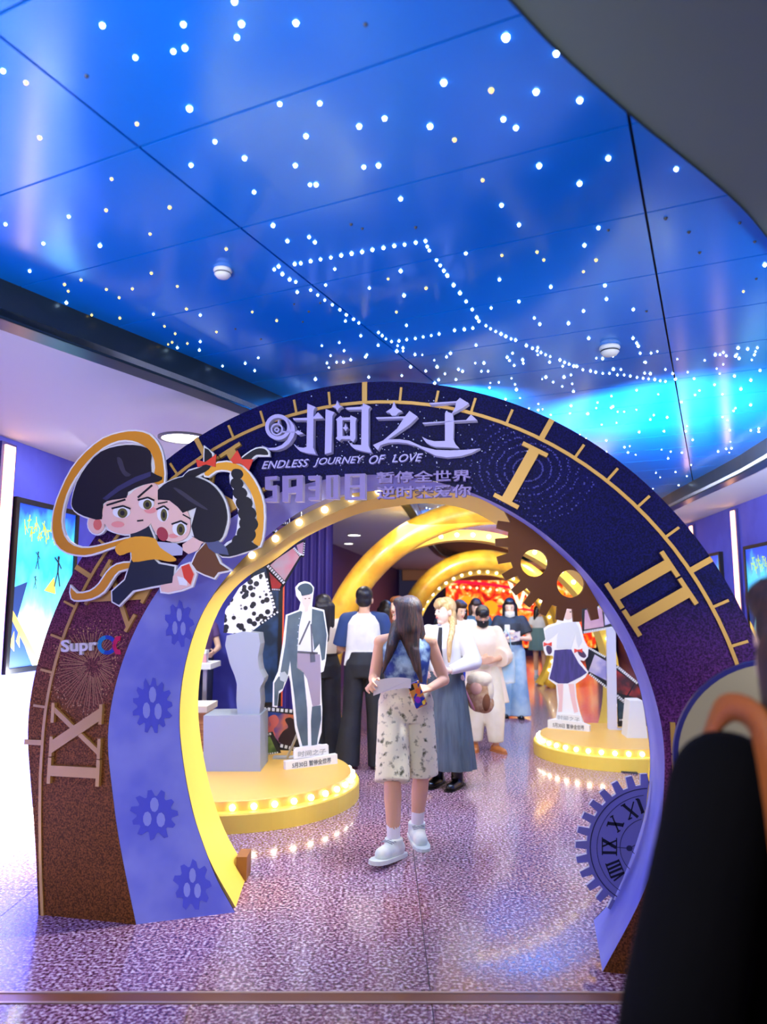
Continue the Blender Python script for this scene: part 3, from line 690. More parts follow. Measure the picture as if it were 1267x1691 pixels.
for k in range(64):
    a = 2*math.pi*(k+random.uniform(-.3, .3))/64; r0, r1 = random.uniform(.03, .07), random.uniform(.17, .24); w = random.uniform(.0015, .003)
    if math.hypot(cu+r1*math.cos(a), cz+r1*math.sin(a)-.02-ZA) < RI+.02: r1 *= .6
    g.plate(stroke(cu+r0*math.cos(a), cz+r0*math.sin(a), cu+r1*math.cos(a), cz+r1*math.sin(a)-.02, w), A, .0004, .001)
    for q in range(3):
        b = a+random.uniform(-.1, .1); rr = r1+random.uniform(.0, .05); x, z = cu+rr*math.cos(b), cz+rr*math.sin(b)-.02; s = random.uniform(.002, .005)
        if RI+.02 < math.hypot(x, z-ZA) < RO-.02: g.plate(ell(x, z, s, s, 5), A, .0004, .001)
tag(g.build('printed_firework', mat('firework_gold', (186, 140, 84), .5), arch), kind='stuff')
lw_m = mat('logo_white', (226, 218, 214), .5)
word('Supr', 101, 1057, 160, 1083, lw_m, 'logo_word', -3, .03, 0, .003+.0165)
word('2025 · MOVIE PREMIERE', 120, 1034, 200, 1041, mat('logo_faint', (170, 140, 130), .5), 'logo_line', -2, 0, 0, .018) if False else None
LG = pxp(AO+AN*.002, AN)
al_b = mat('alpha_blue', (20, 60, 170), .5); al_t = mat('alpha_teal', (20, 130, 190), .5); al_p = mat('alpha_purple', (110, 20, 130), .5); al_r = mat('alpha_red', (205, 20, 80), .5)
def ringsec(cx, cy, r1, r2, a0, a1, n=10):
    return arc2(cx, cy, r1, a0, a1, n)+list(reversed(arc2(cx, cy, r2, a0, a1, n)))
pl('logo_curve', [ringsec(177, 1065, 16, 9.5, 110, 260)], al_t, LG, -.001, .0025, arch)
pl('logo_curve', [ringsec(177, 1065, 16, 9.5, 40, 110), ringsec(177, 1065, 16, 9.5, 260, 330)], al_b, LG, -.001, .0025, arch)
pl('logo_curve', [ringsec(177, 1065, 16, 9.5, -30, 40)], al_p, LG, -.001, .0026, arch)
pl('logo_stroke', [[(187,1060),(192,1051),(200,1050),(199,1058),(195,1059),(190,1070)], [(186,1066),(190,1060),(194,1072),(199,1073),(200,1081),(191,1080)]], al_r, LG, -.001, .003, arch)
# soft gear shadows on the reveal, painted as flat decals with lighter gaps
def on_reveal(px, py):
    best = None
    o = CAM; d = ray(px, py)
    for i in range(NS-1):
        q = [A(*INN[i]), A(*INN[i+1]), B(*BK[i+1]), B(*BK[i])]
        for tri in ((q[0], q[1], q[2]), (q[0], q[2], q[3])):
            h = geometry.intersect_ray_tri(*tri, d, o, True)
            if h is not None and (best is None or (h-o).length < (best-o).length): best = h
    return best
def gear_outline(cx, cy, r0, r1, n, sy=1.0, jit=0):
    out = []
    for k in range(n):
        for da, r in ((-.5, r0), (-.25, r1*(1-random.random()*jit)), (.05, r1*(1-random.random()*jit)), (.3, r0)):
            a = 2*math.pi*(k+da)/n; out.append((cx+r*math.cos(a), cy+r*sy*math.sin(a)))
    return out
shadow_m = mat('gear_shadow_decal', (84, 92, 222), .5); shadow_gap_m = mat('gear_shadow_gap_paint', (150, 160, 244), .5)
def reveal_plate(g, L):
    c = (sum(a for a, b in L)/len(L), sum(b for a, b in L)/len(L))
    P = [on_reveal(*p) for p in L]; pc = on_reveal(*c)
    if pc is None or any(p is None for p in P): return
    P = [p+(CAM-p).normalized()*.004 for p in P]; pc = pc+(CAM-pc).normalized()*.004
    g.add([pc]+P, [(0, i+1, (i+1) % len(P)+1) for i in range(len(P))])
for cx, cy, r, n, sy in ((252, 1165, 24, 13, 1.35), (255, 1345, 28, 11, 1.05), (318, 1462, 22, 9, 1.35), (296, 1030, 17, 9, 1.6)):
    g = G(); reveal_plate(g, gear_outline(cx, cy, r*1.05, r*1.5, n, sy, .12)); g.build('gear_shadow_decal', shadow_m, arch, recalc=False)
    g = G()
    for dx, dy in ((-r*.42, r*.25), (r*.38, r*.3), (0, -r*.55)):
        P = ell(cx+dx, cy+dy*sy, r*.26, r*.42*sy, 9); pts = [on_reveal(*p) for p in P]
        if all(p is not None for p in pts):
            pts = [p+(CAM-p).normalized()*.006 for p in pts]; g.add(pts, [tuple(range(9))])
    if g.f: g.build('gear_shadow_gap', shadow_gap_m, arch, recalc=False)
# ------------------------------------------------------------------ brown gear and clock gear fixed in the opening
def gear_poly(cx, cy, r0, r1, n, a0, k0, k1, tw=.5):
    out = []
    for k in range(k0, k1):
        for da, r in ((-tw/2-.06, r0), (-tw/2+.04, r1), (tw/2-.04, r1), (tw/2+.06, r0)):
            a = math.radians(a0+360/n*(k+da)); out.append((cx+r*math.cos(a), cy+r*math.sin(a)))
    return out
GF = pxp((0, 3.80, 0), (0, -1, 0))
gp = gear_poly(951, 894, 113, 133, 28, -180-12.9, 0, 10) if False else gear_poly(951, 894, 113, 133, 28, 167-12.857, 0, 1)
teeth = []
for k in range(11): teeth += gear_poly(951, 894, 112, 133, 28, 192-12.857*k, 0, 1)[::-1]
cut = [(1000,1006),(990,985),(968,950),(942,915),(915,888),(880,862),(845,845),(832,842)]
top = teeth + cut
gearb = mat('brown_gear_paint', (134, 82, 34), .5)
o = pl('cog_wheel', [[top, ell(882, 930, 22.5, 22.5, 24), ell(942, 964, 23, 23, 24)]], gearb, GF, -.012, .012)
tag(o, 'brown cut out cog wheel with two round holes at the upper right of the opening', 'gear')
CG = pxp((0, 3.70, 0), (0, -1, 0)); cx, cy = 1071, 1398
pt = []
NT = 30
for k in range(13): pt += gear_poly(cx, cy, 103, 121, NT, 266-12*k, 0, 1)[::-1]
pt = [(x, y) for x, y in pt if x < 1072]
cutc = [(1012,1484),(1028,1449),(1045,1405),(1056,1372),(1066,1330),(1071,1291)]
cg = empty('clock_gear', CG(1040, 1500, 0)*1, 'slate blue toothed half clock with black numerals at the lower right', 'gear')
pl('gear_plate', [pt+cutc], [mat('slate_violet', (122, 118, 178), .5), mat('gear_rim', (196, 196, 222), .4)], CG, -.01, .01, cg, 1)
ink = mat('numeral_ink', (14, 14, 30), .5); line_m = mat('dial_line', (44, 44, 84), .5)
def arcs(r, w, a0, a1): return ringsec(cx, cy, r+w/2, r-w/2, a0, a1, 30)
pl('dial_line', [arcs(97, 1.6, 122, 268), arcs(86, .9, 122, 264), arcs(48, 1.0, 125, 255)], line_m, CG, .0095, .0115, cg)
def zc(L): return [(940+x/4.976, 1270+y/4.976) for x, y in L]
pl('roman_numeral', [zc(stroke(560,245,600,350,26)), zc(stroke(440,290,560,390,24)), zc(stroke(525,262,488,405,9)), zc(stroke(540,245,565,240,12)), zc(stroke(585,358,612,345,12)), zc(stroke(420,300,455,280,10)), zc(stroke(480,410,512,395,10))], ink, CG, .0095, .012, cg)
pl('roman_numeral', [zc(stroke(312,440,440,455,26)), zc(stroke(350,385,400,505,12)), zc(stroke(332,392,358,376,9)), zc(stroke(390,515,415,498,9)), zc(stroke(305,465,318,425,9)), zc(stroke(432,470,445,435,9))], ink, CG, .0095, .012, cg)
pl('roman_numeral', [zc(stroke(270,575,382,640,26)), zc(stroke(268,630,385,580,12)), zc(stroke(272,680,384,682,22)), zc(stroke(268,555,268,700,8)), zc(stroke(385,560,385,705,8))], ink, CG, .0095, .012, cg)
pl('roman_numeral', [zc(stroke(303,785,405,745,18)), zc(stroke(315,820,415,775,18)), zc(stroke(325,850,425,808,18)), zc(stroke(338,885,448,842,18)), zc(stroke(362,912,448,845,12)), zc(stroke(295,770,340,890,8)), zc(stroke(400,735,440,830,8))], ink, CG, .0095, .012, cg)
pl('clock_hand', [zc(stroke(340,632,480,645,5)), zc(ell(490,645,26,24,10)), zc(stroke(500,640,535,620,5)), zc(stroke(505,660,530,690,5))], line_m, CG, .0095, .0118, cg)
# cream disc standing in front of the right leg
DF = pxp((0, 2.62, 0), (-.2, -1, 0))
dc = empty('round_board', DF(1290, 1500, 0), 'round cream board with a dark blue rim in front of the right leg', 'sign board')
cc = DF(1292, 1262); nn = V((-.2, -1, 0)).normalized(); rr = (DF(1112, 1262)-cc).length
ORG[dc.name] = V((cc.x, cc.y, 0)); dc.location = ORG[dc.name]
G().lathe(cc, [(rr, -.012), (rr, .012), (rr-.012, .014), (.01, .014)], 64, axis=nn).build('rim', mat('rim_blue', (30, 30, 110), .4), dc)
G().lathe(cc, [(rr-.014, .0), (rr-.014, .016), (.01, .016)], 64, axis=nn).build('face', mat('cream_board', (158, 148, 122), .6), dc)
G().box((cc.x-.03, cc.y+.02, 0), (cc.x+.03, cc.y+.06, cc.z), 0).box((cc.x-.2, cc.y-.1, 0), (cc.x+.2, cc.y+.16, .02)).build('stand', darkgrey, dc)
# ------------------------------------------------------------------ cartoon cut-out board of a generic boy and girl
CF = pxp(AO+AN*.07, AN, 3.1675, 60, 620)
cb = empty('cartoon_board', A(-1.3, 1.0, .07), 'cut out cartoon board of a capped boy hugging a braided girl on the arch', 'cartoon board')
skin_c = mat('print_skin', (238, 196, 186), .5); ink_b = mat('print_black', (24, 21, 30), .45); rib = mat('print_amber', (214, 142, 26), .5); rib2 = mat('print_gold', (236, 166, 40), .5)
wht = mat('print_white', (236, 236, 244), .5); red = mat('print_red', (226, 66, 44), .5); navyp = mat('print_navy', (28, 34, 50), .5)
big = [(500,890),(420,890),(330,922),(250,940),(160,925),(105,880),(85,800),(95,700),(130,600),(185,490),(260,400),(350,330),(440,300),(520,292),(590,310),(640,370),(662,450),(665,560),(615,560),(622,480),(605,410),(560,365),(500,340),(430,340),(350,375),(270,445),(200,535),(155,625),(132,720),(132,800),(165,870),(235,903),(320,895),(420,868),(500,850)]
tail = [(180,1110),(210,1140),(280,1130),(330,1090),(370,1030),(420,990),(490,980),(505,1003),(430,1022),(390,1072),(350,1130),(290,1165),(220,1175),(185,1165)]
right = [(880,510),(950,458),(1040,460),(1110,510),(1160,590),(1187,680),(1187,800),(1168,890),(1135,870),(1153,780),(1148,690),(1118,600),(1060,525),(1000,495),(940,497),(900,525)]
cap = [(190,650),(215,560),(270,470),(340,400),(430,370),(510,365),(580,380),(603,420),(603,505),(660,532),(640,556),(560,572),(480,610),(475,640),(400,652),(350,672),(345,752),(280,745),(220,720),(192,690)]
hair = [(640,600),(690,560),(780,530),(860,540),(930,580),(980,650),(1000,730),(990,800),(960,862),(880,872),(815,840),(800,790),(640,700),(622,632)]
suit = [(492,790),(590,790),(615,850),(605,950),(640,985),(722,1000),(712,1085),(600,1105),(505,1125),(432,1200),(400,1182),(398,1130),(465,1070),(500,960)]
braid = [(1025,490),(1085,480),(1080,560),(1115,600),(1112,650),(1140,690),(1145,740),(1165,780),(1150,830),(1130,865),(1155,895),(1010,945),(960,930),(1000,880),(1045,850),(1060,770),(1062,700),(1035,650),(1040,600),(1020,560)]
bag = [(840,930),(890,875),(930,920),(960,985),(1010,1018),(950,1030),(930,1058),(880,1040),(840,1020),(815,985)]
leg = [(650,1100),(690,1080),(760,1000),(800,985),(830,1040),(810,1100),(760,1120),(690,1135),(655,1130)]
lb = [(770,530),(800,500),(850,485),(880,460),(882,380),(918,410),(915,440),(905,490),(860,515),(800,545)]
tip = [(1075,440),(1100,415),(1150,385),(1195,385),(1212,415),(1150,415),(1115,445)]
pl('backing_board', [grow(L, 9) for L in (rnd(big, 2), rnd(tail, 2), rnd(right, 2), rnd(cap, 2), rnd(hair, 2), suit, rnd(braid, 2), bag, leg, lb, rnd(tip, 2))], wht, CF, -.02, -.003, cb)
pl('backing_board', [ell(315,775,52,62,18), rnd([(355,680),(620,560),(645,600),(635,720),(600,780),(500,832),(430,832),(350,790)]), [(600,700),(800,760),(820,860),(720,880),(620,830)]], wht, CF, -.0195, -.0035, cb)
pl('ribbon', [rnd(big, 2), rnd(tail, 2)], rib, CF, -.002, .001, cb); pl('ribbon', [rnd(right, 2)], rib2, CF, -.002, .001, cb)
for L in (rnd(lb, 2), rnd(tip, 3)): pl('braid', [L], ink_b, CF, -.001, .003, cb)
for bx, by, r_ in ((1052,515,32), (1050,565,34), (1066,615,38), (1088,668,44), (1104,722,48), (1112,776,50), (1100,830,50), (1070,872,46)): pl('braid_plait', [rnd([(bx-r_,by),(bx-r_*.6,by-r_*.75),(bx+r_*.5,by-r_*.7),(bx+r_,by+2),(bx+r_*.55,by+r_*.75),(bx-r_*.5,by+r_*.8)], 3)], ink_b, CF, -.001, .0025+.00012*(by-500)/30, cb)
pl('braid', [rnd([(1010,880),(1080,850),(1140,880),(1160,900),(1090,925),(1010,948),(955,935)], 2)], ink_b, CF, -.001, .0035, cb)
pl('hair_shine', [rnd([(720,590),(760,600),(830,650),(900,700),(880,700),(800,655)], 2)], mat('print_shine', (58, 54, 70), .5), CF, .008, .0098, cb); pl('cap_shine', [rnd([(425,430),(450,440),(470,500),(500,520),(470,530),(440,490)], 2)], mat('print_shine', (58, 54, 70), .5), CF, .005, .0068, cb)
pl('body', [suit], navyp, CF, -.001, .0025, cb)
pl('bag', [bag], mat('print_brown', (106, 62, 30), .5), CF, -.001, .003, cb)
pl('leg', [leg], skin_c, CF, -.001, .002, cb); pl('shoe', [[(760,1000),(800,985),(825,1040),(808,1095),(775,1060)]], red, CF, 0, .004, cb)
pl('sock', [[(738,1050),(790,1062),(790,1100),(750,1095)]], wht, CF, 0, .0035, cb)
pl('ear', [ell(315,775,44,54,18)], skin_c, CF, -.001, .0025, cb); pl('ear', [ell(322,780,22,30,14)], mat('print_rose', (220, 110, 100), .5), CF, 0, .0035, cb)
pl('face', [rnd([(355,680),(400,650),(480,630),(530,590),(615,563),(642,600),(632,700),(600,775),(560,805),(500,828),(430,826),(380,802),(350,750)])], skin_c, CF, 0, .004, cb)
pl('cap', [rnd(cap, 2)], ink_b, CF, .0, .006, cb); pl('cap_band', [[(350,645),(430,582),(520,532),(603,503),(603,528),(520,562),(440,604),(370,655)]], mat('print_band', (52, 50, 92), .5), CF, .002, .0075, cb)
pl('face', [rnd([(640,655),(700,650),(780,690),(808,760),(806,815),(780,855),(720,872),(655,850),(612,800),(602,740),(620,690)])], skin_c, CF, .002, .007, cb)
pl('hair', [[(p.x, p.y) for p in smooth_curve([(a, b, 0) for a, b in hair[:11]], 3)]+[(830,845),(815,790),(842,690),(770,720),(745,690),(700,655),(640,650)]], ink_b, CF, .002, .009, cb)
for L in (ell(600,705,32,18,12), ell(430,780,34,16,12), ell(720,840,26,12,12)): pl('cheek', [L], mat('print_blush', (236, 150, 146), .5), CF, .006, .0075, cb)
for ex, ey, rx, ry in ((450,716,46,31), (580,672,40,31), (666,726,30,40), (754,802,38,38)):
    e = pl('eye', [ell(ex, ey, rx, ry, 18)], wht, CF, .005, .0085, cb)
    pl('iris', [ell(ex+6, ey+5, rx*.56, ry*.82, 16)], mat('print_iris', (98, 92, 44), .5), CF, .008, .0095, e)
    pl('pupil', [ell(ex+6, ey+5, rx*.26, ry*.42, 12), stroke(ex-rx*1.1, ey-ry*.6, ex+rx*.2, ey-ry*1.05, 9), stroke(ex+rx*.2, ey-ry*1.05, ex+rx*1.05, ey-ry*.55, 9)], ink_b, CF, .009, .0105, e)
pl('eyebrow', [stroke(372,680,470,650,9), stroke(535,640,610,575,9), stroke(640,672,690,662,7), stroke(770,728,810,750,7)], ink_b, CF, .006, .0095, cb)
pl('mouth', [ell(664,830,28,38,16,-.4)], mat('print_mouth', (170, 60, 74), .5), CF, .006, .0085, cb); pl('mouth', [stroke(530,762,562,758,8)], ink_b, CF, .004, .006, cb)
pl('sleeve', [[(620,868),(735,878),(770,905),(765,940),(690,945),(640,910)]], mat('print_shirt', (186, 186, 214), .5), CF, .003, .006, cb)
pl('arm', [[(768,885),(855,825),(865,845),(893,822),(885,850),(900,862),(868,880),(850,915),(800,935),(770,915)]], skin_c, CF, .003, .008, cb)
pl('gold_scarf', [rnd([(415,905),(450,870),(520,843),(620,852),(650,900),(735,960),(700,975),(620,962),(510,976),(500,925),(440,942)])], rib2, CF, .003, .007, cb)
pl('collar', [[(890,872),(950,862),(1000,905),(1010,940),(940,930),(905,905)]], mat('print_slate', (84, 90, 128), .5), CF, .004, .007, cb)
for L in ([(1018,445),(1055,392),(1078,440),(1138,440),(1115,498),(1075,462),(1035,462)], [(838,440),(888,455),(945,413),(940,480),(890,467),(848,482)]): pl('hair_bow', [L], red, CF, .003, .009, cb)
# ------------------------------------------------------------------ wall fittings: posters, light strips, screen
def on_wall_l(px, py): p = on(px, py, (lw(4.8), 4.8, 0), (1, -.123, 0)); return p
NLW = V((1, -.123, 0)).normalized()
def poster_mat(name, s):
    m = bpy.data.materials.new(name); m.use_nodes = True; nt = m.node_tree; b = nt.nodes['Principled BSDF']
    tc = nt.nodes.new('ShaderNodeTexCoord'); sp = nt.nodes.new('ShaderNodeSeparateXYZ'); nt.links.new(tc.outputs['Generated'], sp.inputs[0])
    nz = nt.nodes.new('ShaderNodeTexNoise'); nz.inputs['Scale'].default_value = 5; nz.inputs['Detail'].default_value = 5; nt.links.new(tc.outputs['Generated'], nz.inputs['Vector'])
    ma = nt.nodes.new('ShaderNodeMath'); ma.operation = 'MULTIPLY_ADD'; ma.inputs[1].default_value = .45; nt.links.new(nz.outputs[0], ma.inputs[0]); nt.links.new(sp.outputs['Z'], ma.inputs[2])
    r = nt.nodes.new('ShaderNodeValToRGB'); e = r.color_ramp.elements
    for k, (q, c) in enumerate([(.12, (30, 110, 190)), (.3, (232, 244, 240)), (.6, (120, 226, 236)), (.85, (40, 178, 232)), (1.0, (70, 190, 236)), (1.18, (24, 70, 200))]):
        x = e[k] if k < 2 else e.new(.99); x.position = min(1, q/1.3); x.color = lin(c)
    dv = nt.nodes.new('ShaderNodeMath'); dv.operation = 'DIVIDE'; dv.inputs[1].default_value = 1.3; nt.links.new(ma.outputs[0], dv.inputs[0])
    nt.links.new(dv.outputs[0], r.inputs[0]); nt.links.new(r.outputs[0], b.inputs['Base Color']); nt.links.new(r.outputs[0], b.inputs['Emission Color'])
    b.inputs['Emission Strength'].default_value = s; b.inputs['Roughness'].default_value = .3
    return m
pm = poster_mat('lit_poster', .85); frame_m = mat('poster_frame', (16, 20, 30), .3)
lime = mat('print_lime', (190, 220, 50), .5, emit=.6); pnavy = mat('print_dark_blue', (34, 64, 130), .5, emit=.3); pyel = mat('print_yellow', (240, 200, 90), .5, emit=.5); pblk = mat('print_ink', (30, 40, 60), .5)
def poster(name, c0, c1, c2, c3, nrm, label, detail=True):
    """c0 bottom-left, c1 bottom-right, c2 top-right, c3 top-left"""
    ex = (c1-c0); ez = (c3-c0); nrm = V(nrm).normalized()
    def P(u, v, d=0): return c0 + ex*u + ez*v + nrm*d
    root = empty(name, P(.5, 0, 0), label, 'poster')
    a, b = .045*.8/max(.3, ex.length), .045*.8/max(.3, ez.length)
    pl('frame', [[[(-a, -b), (1+a, -b), (1+a, 1+b), (-a, 1+b)], [(0, 0), (1, 0), (1, 1), (0, 1)]]], frame_m, P, .002, .05, root)
    pl('lit_sheet', [[(0, 0), (1, 0), (1, 1), (0, 1)]], pm, P, .002, .035, root)
    if detail:
        g = G()
        for k in range(16):
            x = .14+.035*k; y = .84+.04*math.sin(k*1.7); g.plate(stroke(x, y-.03, x+random.uniform(-.03, .03), y+random.uniform(.02, .07), .012), P, .036, .037)
            g.plate(stroke(x-.02, y+random.uniform(-.02, .04), x+.04, y+random.uniform(-.02, .04), .008), P, .036, .037)
        g.build('printed_title', lime, root)
        pl('printed_shape', [[(0, 0), (0, .48), (.22, .52), (.1, .3), (.25, .12), (.38, 0)]], pnavy, P, .036, .0366, root)
        pl('printed_shape', [[(0, .36), (.5, .02), (.42, .0), (0, .3)], [(.5, .47), (.66, .56), (.7, .45)], [(.0, .14), (.06, .22), (.08, .1)], [(.1, .16), (.14, .24), (.16, .12)]], pyel, P, .0372, .0382, root)
        fig = []
        for x, y, s in ((.72, .6, 1), (.36, .66, .55), (.34, .52, .4)):
            fig += [ell(x, y+.09*s, .02*s, .014*s, 8), stroke(x, y+.08*s, x, y, .022*s), stroke(x, y, x-.05*s, y-.1*s, .014*s), stroke(x, y, x+.05*s, y-.1*s, .014*s), stroke(x, y+.06*s, x-.07*s, y+.09*s, .011*s), stroke(x, y+.06*s, x+.06*s, y+.02*s, .011*s)]
        pl('printed_figure', fig, pblk, P, .0384, .0392, root)
    return root
q = [on_wall_l(2, 1110), on_wall_l(118, 1090), on_wall_l(118, 852), on_wall_l(24, 830)]
zb = (q[0].z)*1.0; zt = q[3].z
a, b = V((q[0].x, q[0].y, 0)), V((q[2].x, q[2].y, 0)); a = V((q[3].x, q[3].y, 0))*.5+a*.5
poster('lit_poster', a+V((0, 0, zb+.02)), b+V((0, 0, zb+.02)), b+V((0, 0, zt)), a+V((0, 0, zt)), NLW, 'tall lit blue poster in a black frame on the left violet wall')
for Y, w in ((6.9, 0),):
    pass
NRW = V((-1, .122, 0)).normalized()
def on_wall_r(px, py): return on(px, py, (rw(8), 8, 0), (1, -.122, 0))
def rposter(x0, x1, yt, ybm, label, det=True):
    a = on_wall_r(x1, yt); b = on_wall_r(x0, yt); zt = a.z; zb = on_wall_r(x0, ybm).z
    f = lambda p, z: V((p.x, p.y, z))
    return poster('lit_poster', f(b, zb), f(a, zb), f(a, zt), f(b, zt), NRW, label, det)
rposter(1236, 1310, 893, 1090, 'lit blue poster at the right edge beside the glowing strip')
rposter(1160, 1193, 916, 1075, 'narrow lit poster half hidden behind the arch on the right wall', False)
strip_m = mat('warm_strip', (255, 190, 160), .4, emit=4.0, ec=(255, 178, 140))
def light_strip(px, wall, n, label, z0=.1, z1_=2.66, w=.10):
    p = wall(px, 950); n = V(n); t = V((-n.y, n.x, 0)); root = empty('light_strip', (p.x, p.y, z0), label, 'light strip')
    def P(u, v, d=0): return V((p.x, p.y, 0))+t*u+V((0, 0, v))+n*d
    pl('channel', [[(-w/2-.03, z0), (w/2+.03, z0), (w/2+.03, z1_), (-w/2-.03, z1_)]], mat('channel_violet', (60, 54, 130), .4), P, .001, .03, root)
    pl('glow_tube', [[(-w/2, z0+.02), (w/2, z0+.02), (w/2, z1_-.02), (-w/2, z1_-.02)]], strip_m, P, .03, .045, root)
light_strip(1222, on_wall_r, NRW, 'warm vertical glowing strip on the right violet wall')
light_strip(-6, on_wall_l, NLW, 'warm vertical glowing strip at the far left edge')
light_strip(1150, on_wall_r, NRW, 'pale glowing strip on the right wall just beside the arch rim')
# big screen at the end of the hall
def scr_mat():
    m = bpy.data.materials.new('carnival_screen'); m.use_nodes = True; nt = m.node_tree; b = nt.nodes['Principled BSDF']
    tc = nt.nodes.new('ShaderNodeTexCoord'); n = nt.nodes.new('ShaderNodeTexNoise'); n.inputs['Scale'].default_value = 3.2; n.inputs['Detail'].default_value = 6; n.inputs['Distortion'].default_value = 1.6
    nt.links.new(tc.outputs['Object'], n.inputs['Vector']); r = nt.nodes.new('ShaderNodeValToRGB'); e = r.color_ramp.elements
    for k, (q, c) in enumerate([(.3, (150, 12, 20)), (.42, (236, 40, 24)), (.5, (255, 104, 24)), (.57, (255, 168, 60)), (.66, (255, 232, 170)), (.74, (255, 90, 40))]):
        x = e[k] if k < 2 else e.new(.99); x.position = q; x.color = lin(c)
    nt.links.new(n.outputs[0], r.inputs[0]); nt.links.new(r.outputs[0], b.inputs['Emission Color']); b.inputs['Base Color'].default_value = (.02, .01, .01, 1)
    b.inputs['Emission Strength'].default_value = 1.15
    return m
YS = 22.9; s0 = at_y(736, 952, YS); s1 = at_y(985, 1100, YS)
def SFr(u, v, d=0): return V((s0.x+(s1.x-s0.x)*u, YS-d, .25+(s0.z-.25)*v))
scr = empty('video_screen', SFr(.5, 0), 'huge glowing red and orange carnival screen at the end of the hall', 'screen')
pl('picture', [[(0, 0), (1, 0), (1, 1), (0, 1)]], scr_mat(), SFr, .0, .05, scr)
pl('frame', [[[(-.015, -.03), (1.015, -.03), (1.015, 1.03), (-.015, 1.03)], [(0, 0), (1, 0), (1, 1), (0, 1)]]], black, SFr, 0, .08, scr)
em_r = mat('screen_crimson', (226, 20, 60), .5, emit=1.0); em_y = mat('screen_light', (255, 240, 190), .5, emit=1.6); em_o = mat('screen_orange', (255, 150, 30), .5, emit=1.2)
def band_arc(f, w, x0, x1, n=16):
    xs = [x0+(x1-x0)*i/n for i in range(n+1)]
    return [(x, f(x)+w/2) for x in xs]+[(x, f(x)-w/2) for x in reversed(xs)]
pl('picture_band', [band_arc(lambda x: .93-.35*x*x-.05*x, .045, .02, .62), band_arc(lambda x: .62-.3*x*x, .03, .02, .62)], em_r, SFr, .05, .056, scr)
for L in [ell(.03+.045*k, .85-.35*(.03+.045*k)**2, .008, .018, 8) for k in range(13)]+[stroke(.42, 1, .5, .55, .025), stroke(.56, 1, .5, .6, .02), stroke(.5, 1, .58, .6, .018)]: pl('picture_light', [L], em_y, SFr, .05, .058, scr)
for L in [[(.66, .5), (.7, .85), (.8, .8), (.78, .55)], [(.74, .2), (.78, .5), (.9, .5), (.86, .2)], ell(.14, .62, .05, .11, 14), ell(.3, .56, .05, .1, 14)]: pl('picture_shape', [L], em_o, SFr, .05, .057, scr)
# ------------------------------------------------------------------ displays on the podiums
so = at_z(514, 1264, .2); SN = V((.5, -.87, 0)).normalized()
def standee(name, label, O, n_, sc_, ox, oy): 
    return empty(name, O, label, 'standee'), pxp(O, n_, sc_, ox, oy)
st1, SF = standee('man_standee', 'cut out standee of a cap wearing man in a long dark coat', so, SN, 4.973, 430, 950)
slate = mat('print_slate_coat', (74, 90, 98), .5, c2=(92, 108, 114), ns=4); greyt = mat('print_grey_violet', (158, 146, 164), .5); sh_w = mat('print_shirt_white', (222, 226, 236), .5)
edge_w = mat('board_white', (240, 243, 246), .5)
out1 = [(290,100),(320,65),(365,48),(410,60),(442,100),(434,170),(425,258),(525,285),(556,490),(538,700),(520,790),(497,800),(503,1000),(510,1100),(503,1290),(475,1385),(560,1395),(562,1480),(280,1500),(298,1430),(330,1415),(288,1260),(268,1060),(250,880),(235,820),(182,950),(152,972),(140,1085),(103,1080),(108,880),(150,790),(188,560),(213,325),(320,285),(335,222),(298,170)]
pl('board', [out1], edge_w, SF, -.012, 0, st1)
pl('coat', [[(225,332),(330,292),(345,300),(318,420),(305,600),(300,760),(355,800),(385,1100),(390,1395),(345,1400),(300,1230),(280,1000),(255,810),(245,700),(225,820),(165,795),(205,560)], [(425,275),(515,297),(545,490),(528,690),(505,700),(485,560),(440,620),(415,560)]], slate, SF, -.002, .003, st1)
pl('trousers', [[(302,640),(490,650),(495,800),(490,1060),(430,1080),(385,850),(350,790),(305,760)]], greyt, SF, -.001, .0035, st1)
pl('boots', [[(425,1078),(495,1068),(500,1180),(470,1340),(465,1390),(420,1400),(415,1200)]], slate, SF, -.001, .0035, st1)
pl('shirt', [[(350,330),(370,300),(410,290),(418,420),(440,600),(430,640),(312,620),(318,420)]], sh_w, SF, -.001, .0045, st1)
pl('strap', [stroke(405,375,318,570,14), stroke(415,400,425,640,12), stroke(305,628,470,640,16), [(405,630),(445,630),(450,710),(410,715)]], mat('print_strap', (92, 92, 100), .5), SF, .003, .006, st1)
pl('face', [rnd([(345,170),(420,160),(415,220),(395,262),(385,330),(365,330),(362,262),(345,230)])], mat('print_face', (232, 200, 190), .5), SF, -.001, .004, st1)
pl('eye', [ell(368,192,8,4,8), ell(400,190,8,4,8)], ink_b, SF, .003, .0055, st1)
pl('cap', [rnd([(305,110),(325,80),(370,65),(410,78),(430,110),(420,150),(370,165),(340,168),(332,140)], 2)], mat('print_cap', (58, 74, 84), .5), SF, -.001, .005, st1)
pl('hand', [[(160,800),(200,790),(228,830),(205,880),(160,860)]], mat('print_hand', (180, 190, 194), .5), SF, -.001, .004, st1)
pl('pistol', [[(115,885),(150,830),(205,845),(185,930),(150,950),(138,1070),(115,1070)]], slate, SF, -.001, .0035, st1)
pl('button', [ell(318,355,4,4,6), ell(312,410,4,4,6), ell(308,465,4,4,6), ell(305,520,4,4,6), ell(303,575,4,4,6)], sh_w, SF, .002, .005, st1)
BS1 = pxp(so+SN*.05, SN, 4.973, 430, 950)
pl('sign_foot', [[(208,1530),(632,1468),(636,1556),(212,1626)]], edge_w, BS1, -.05, .0, st1)
pl('title_plate', [[(285,1450),(310,1420),(560,1390),(565,1480),(285,1512)]], edge_w, BS1, -.04, -.02, st1)
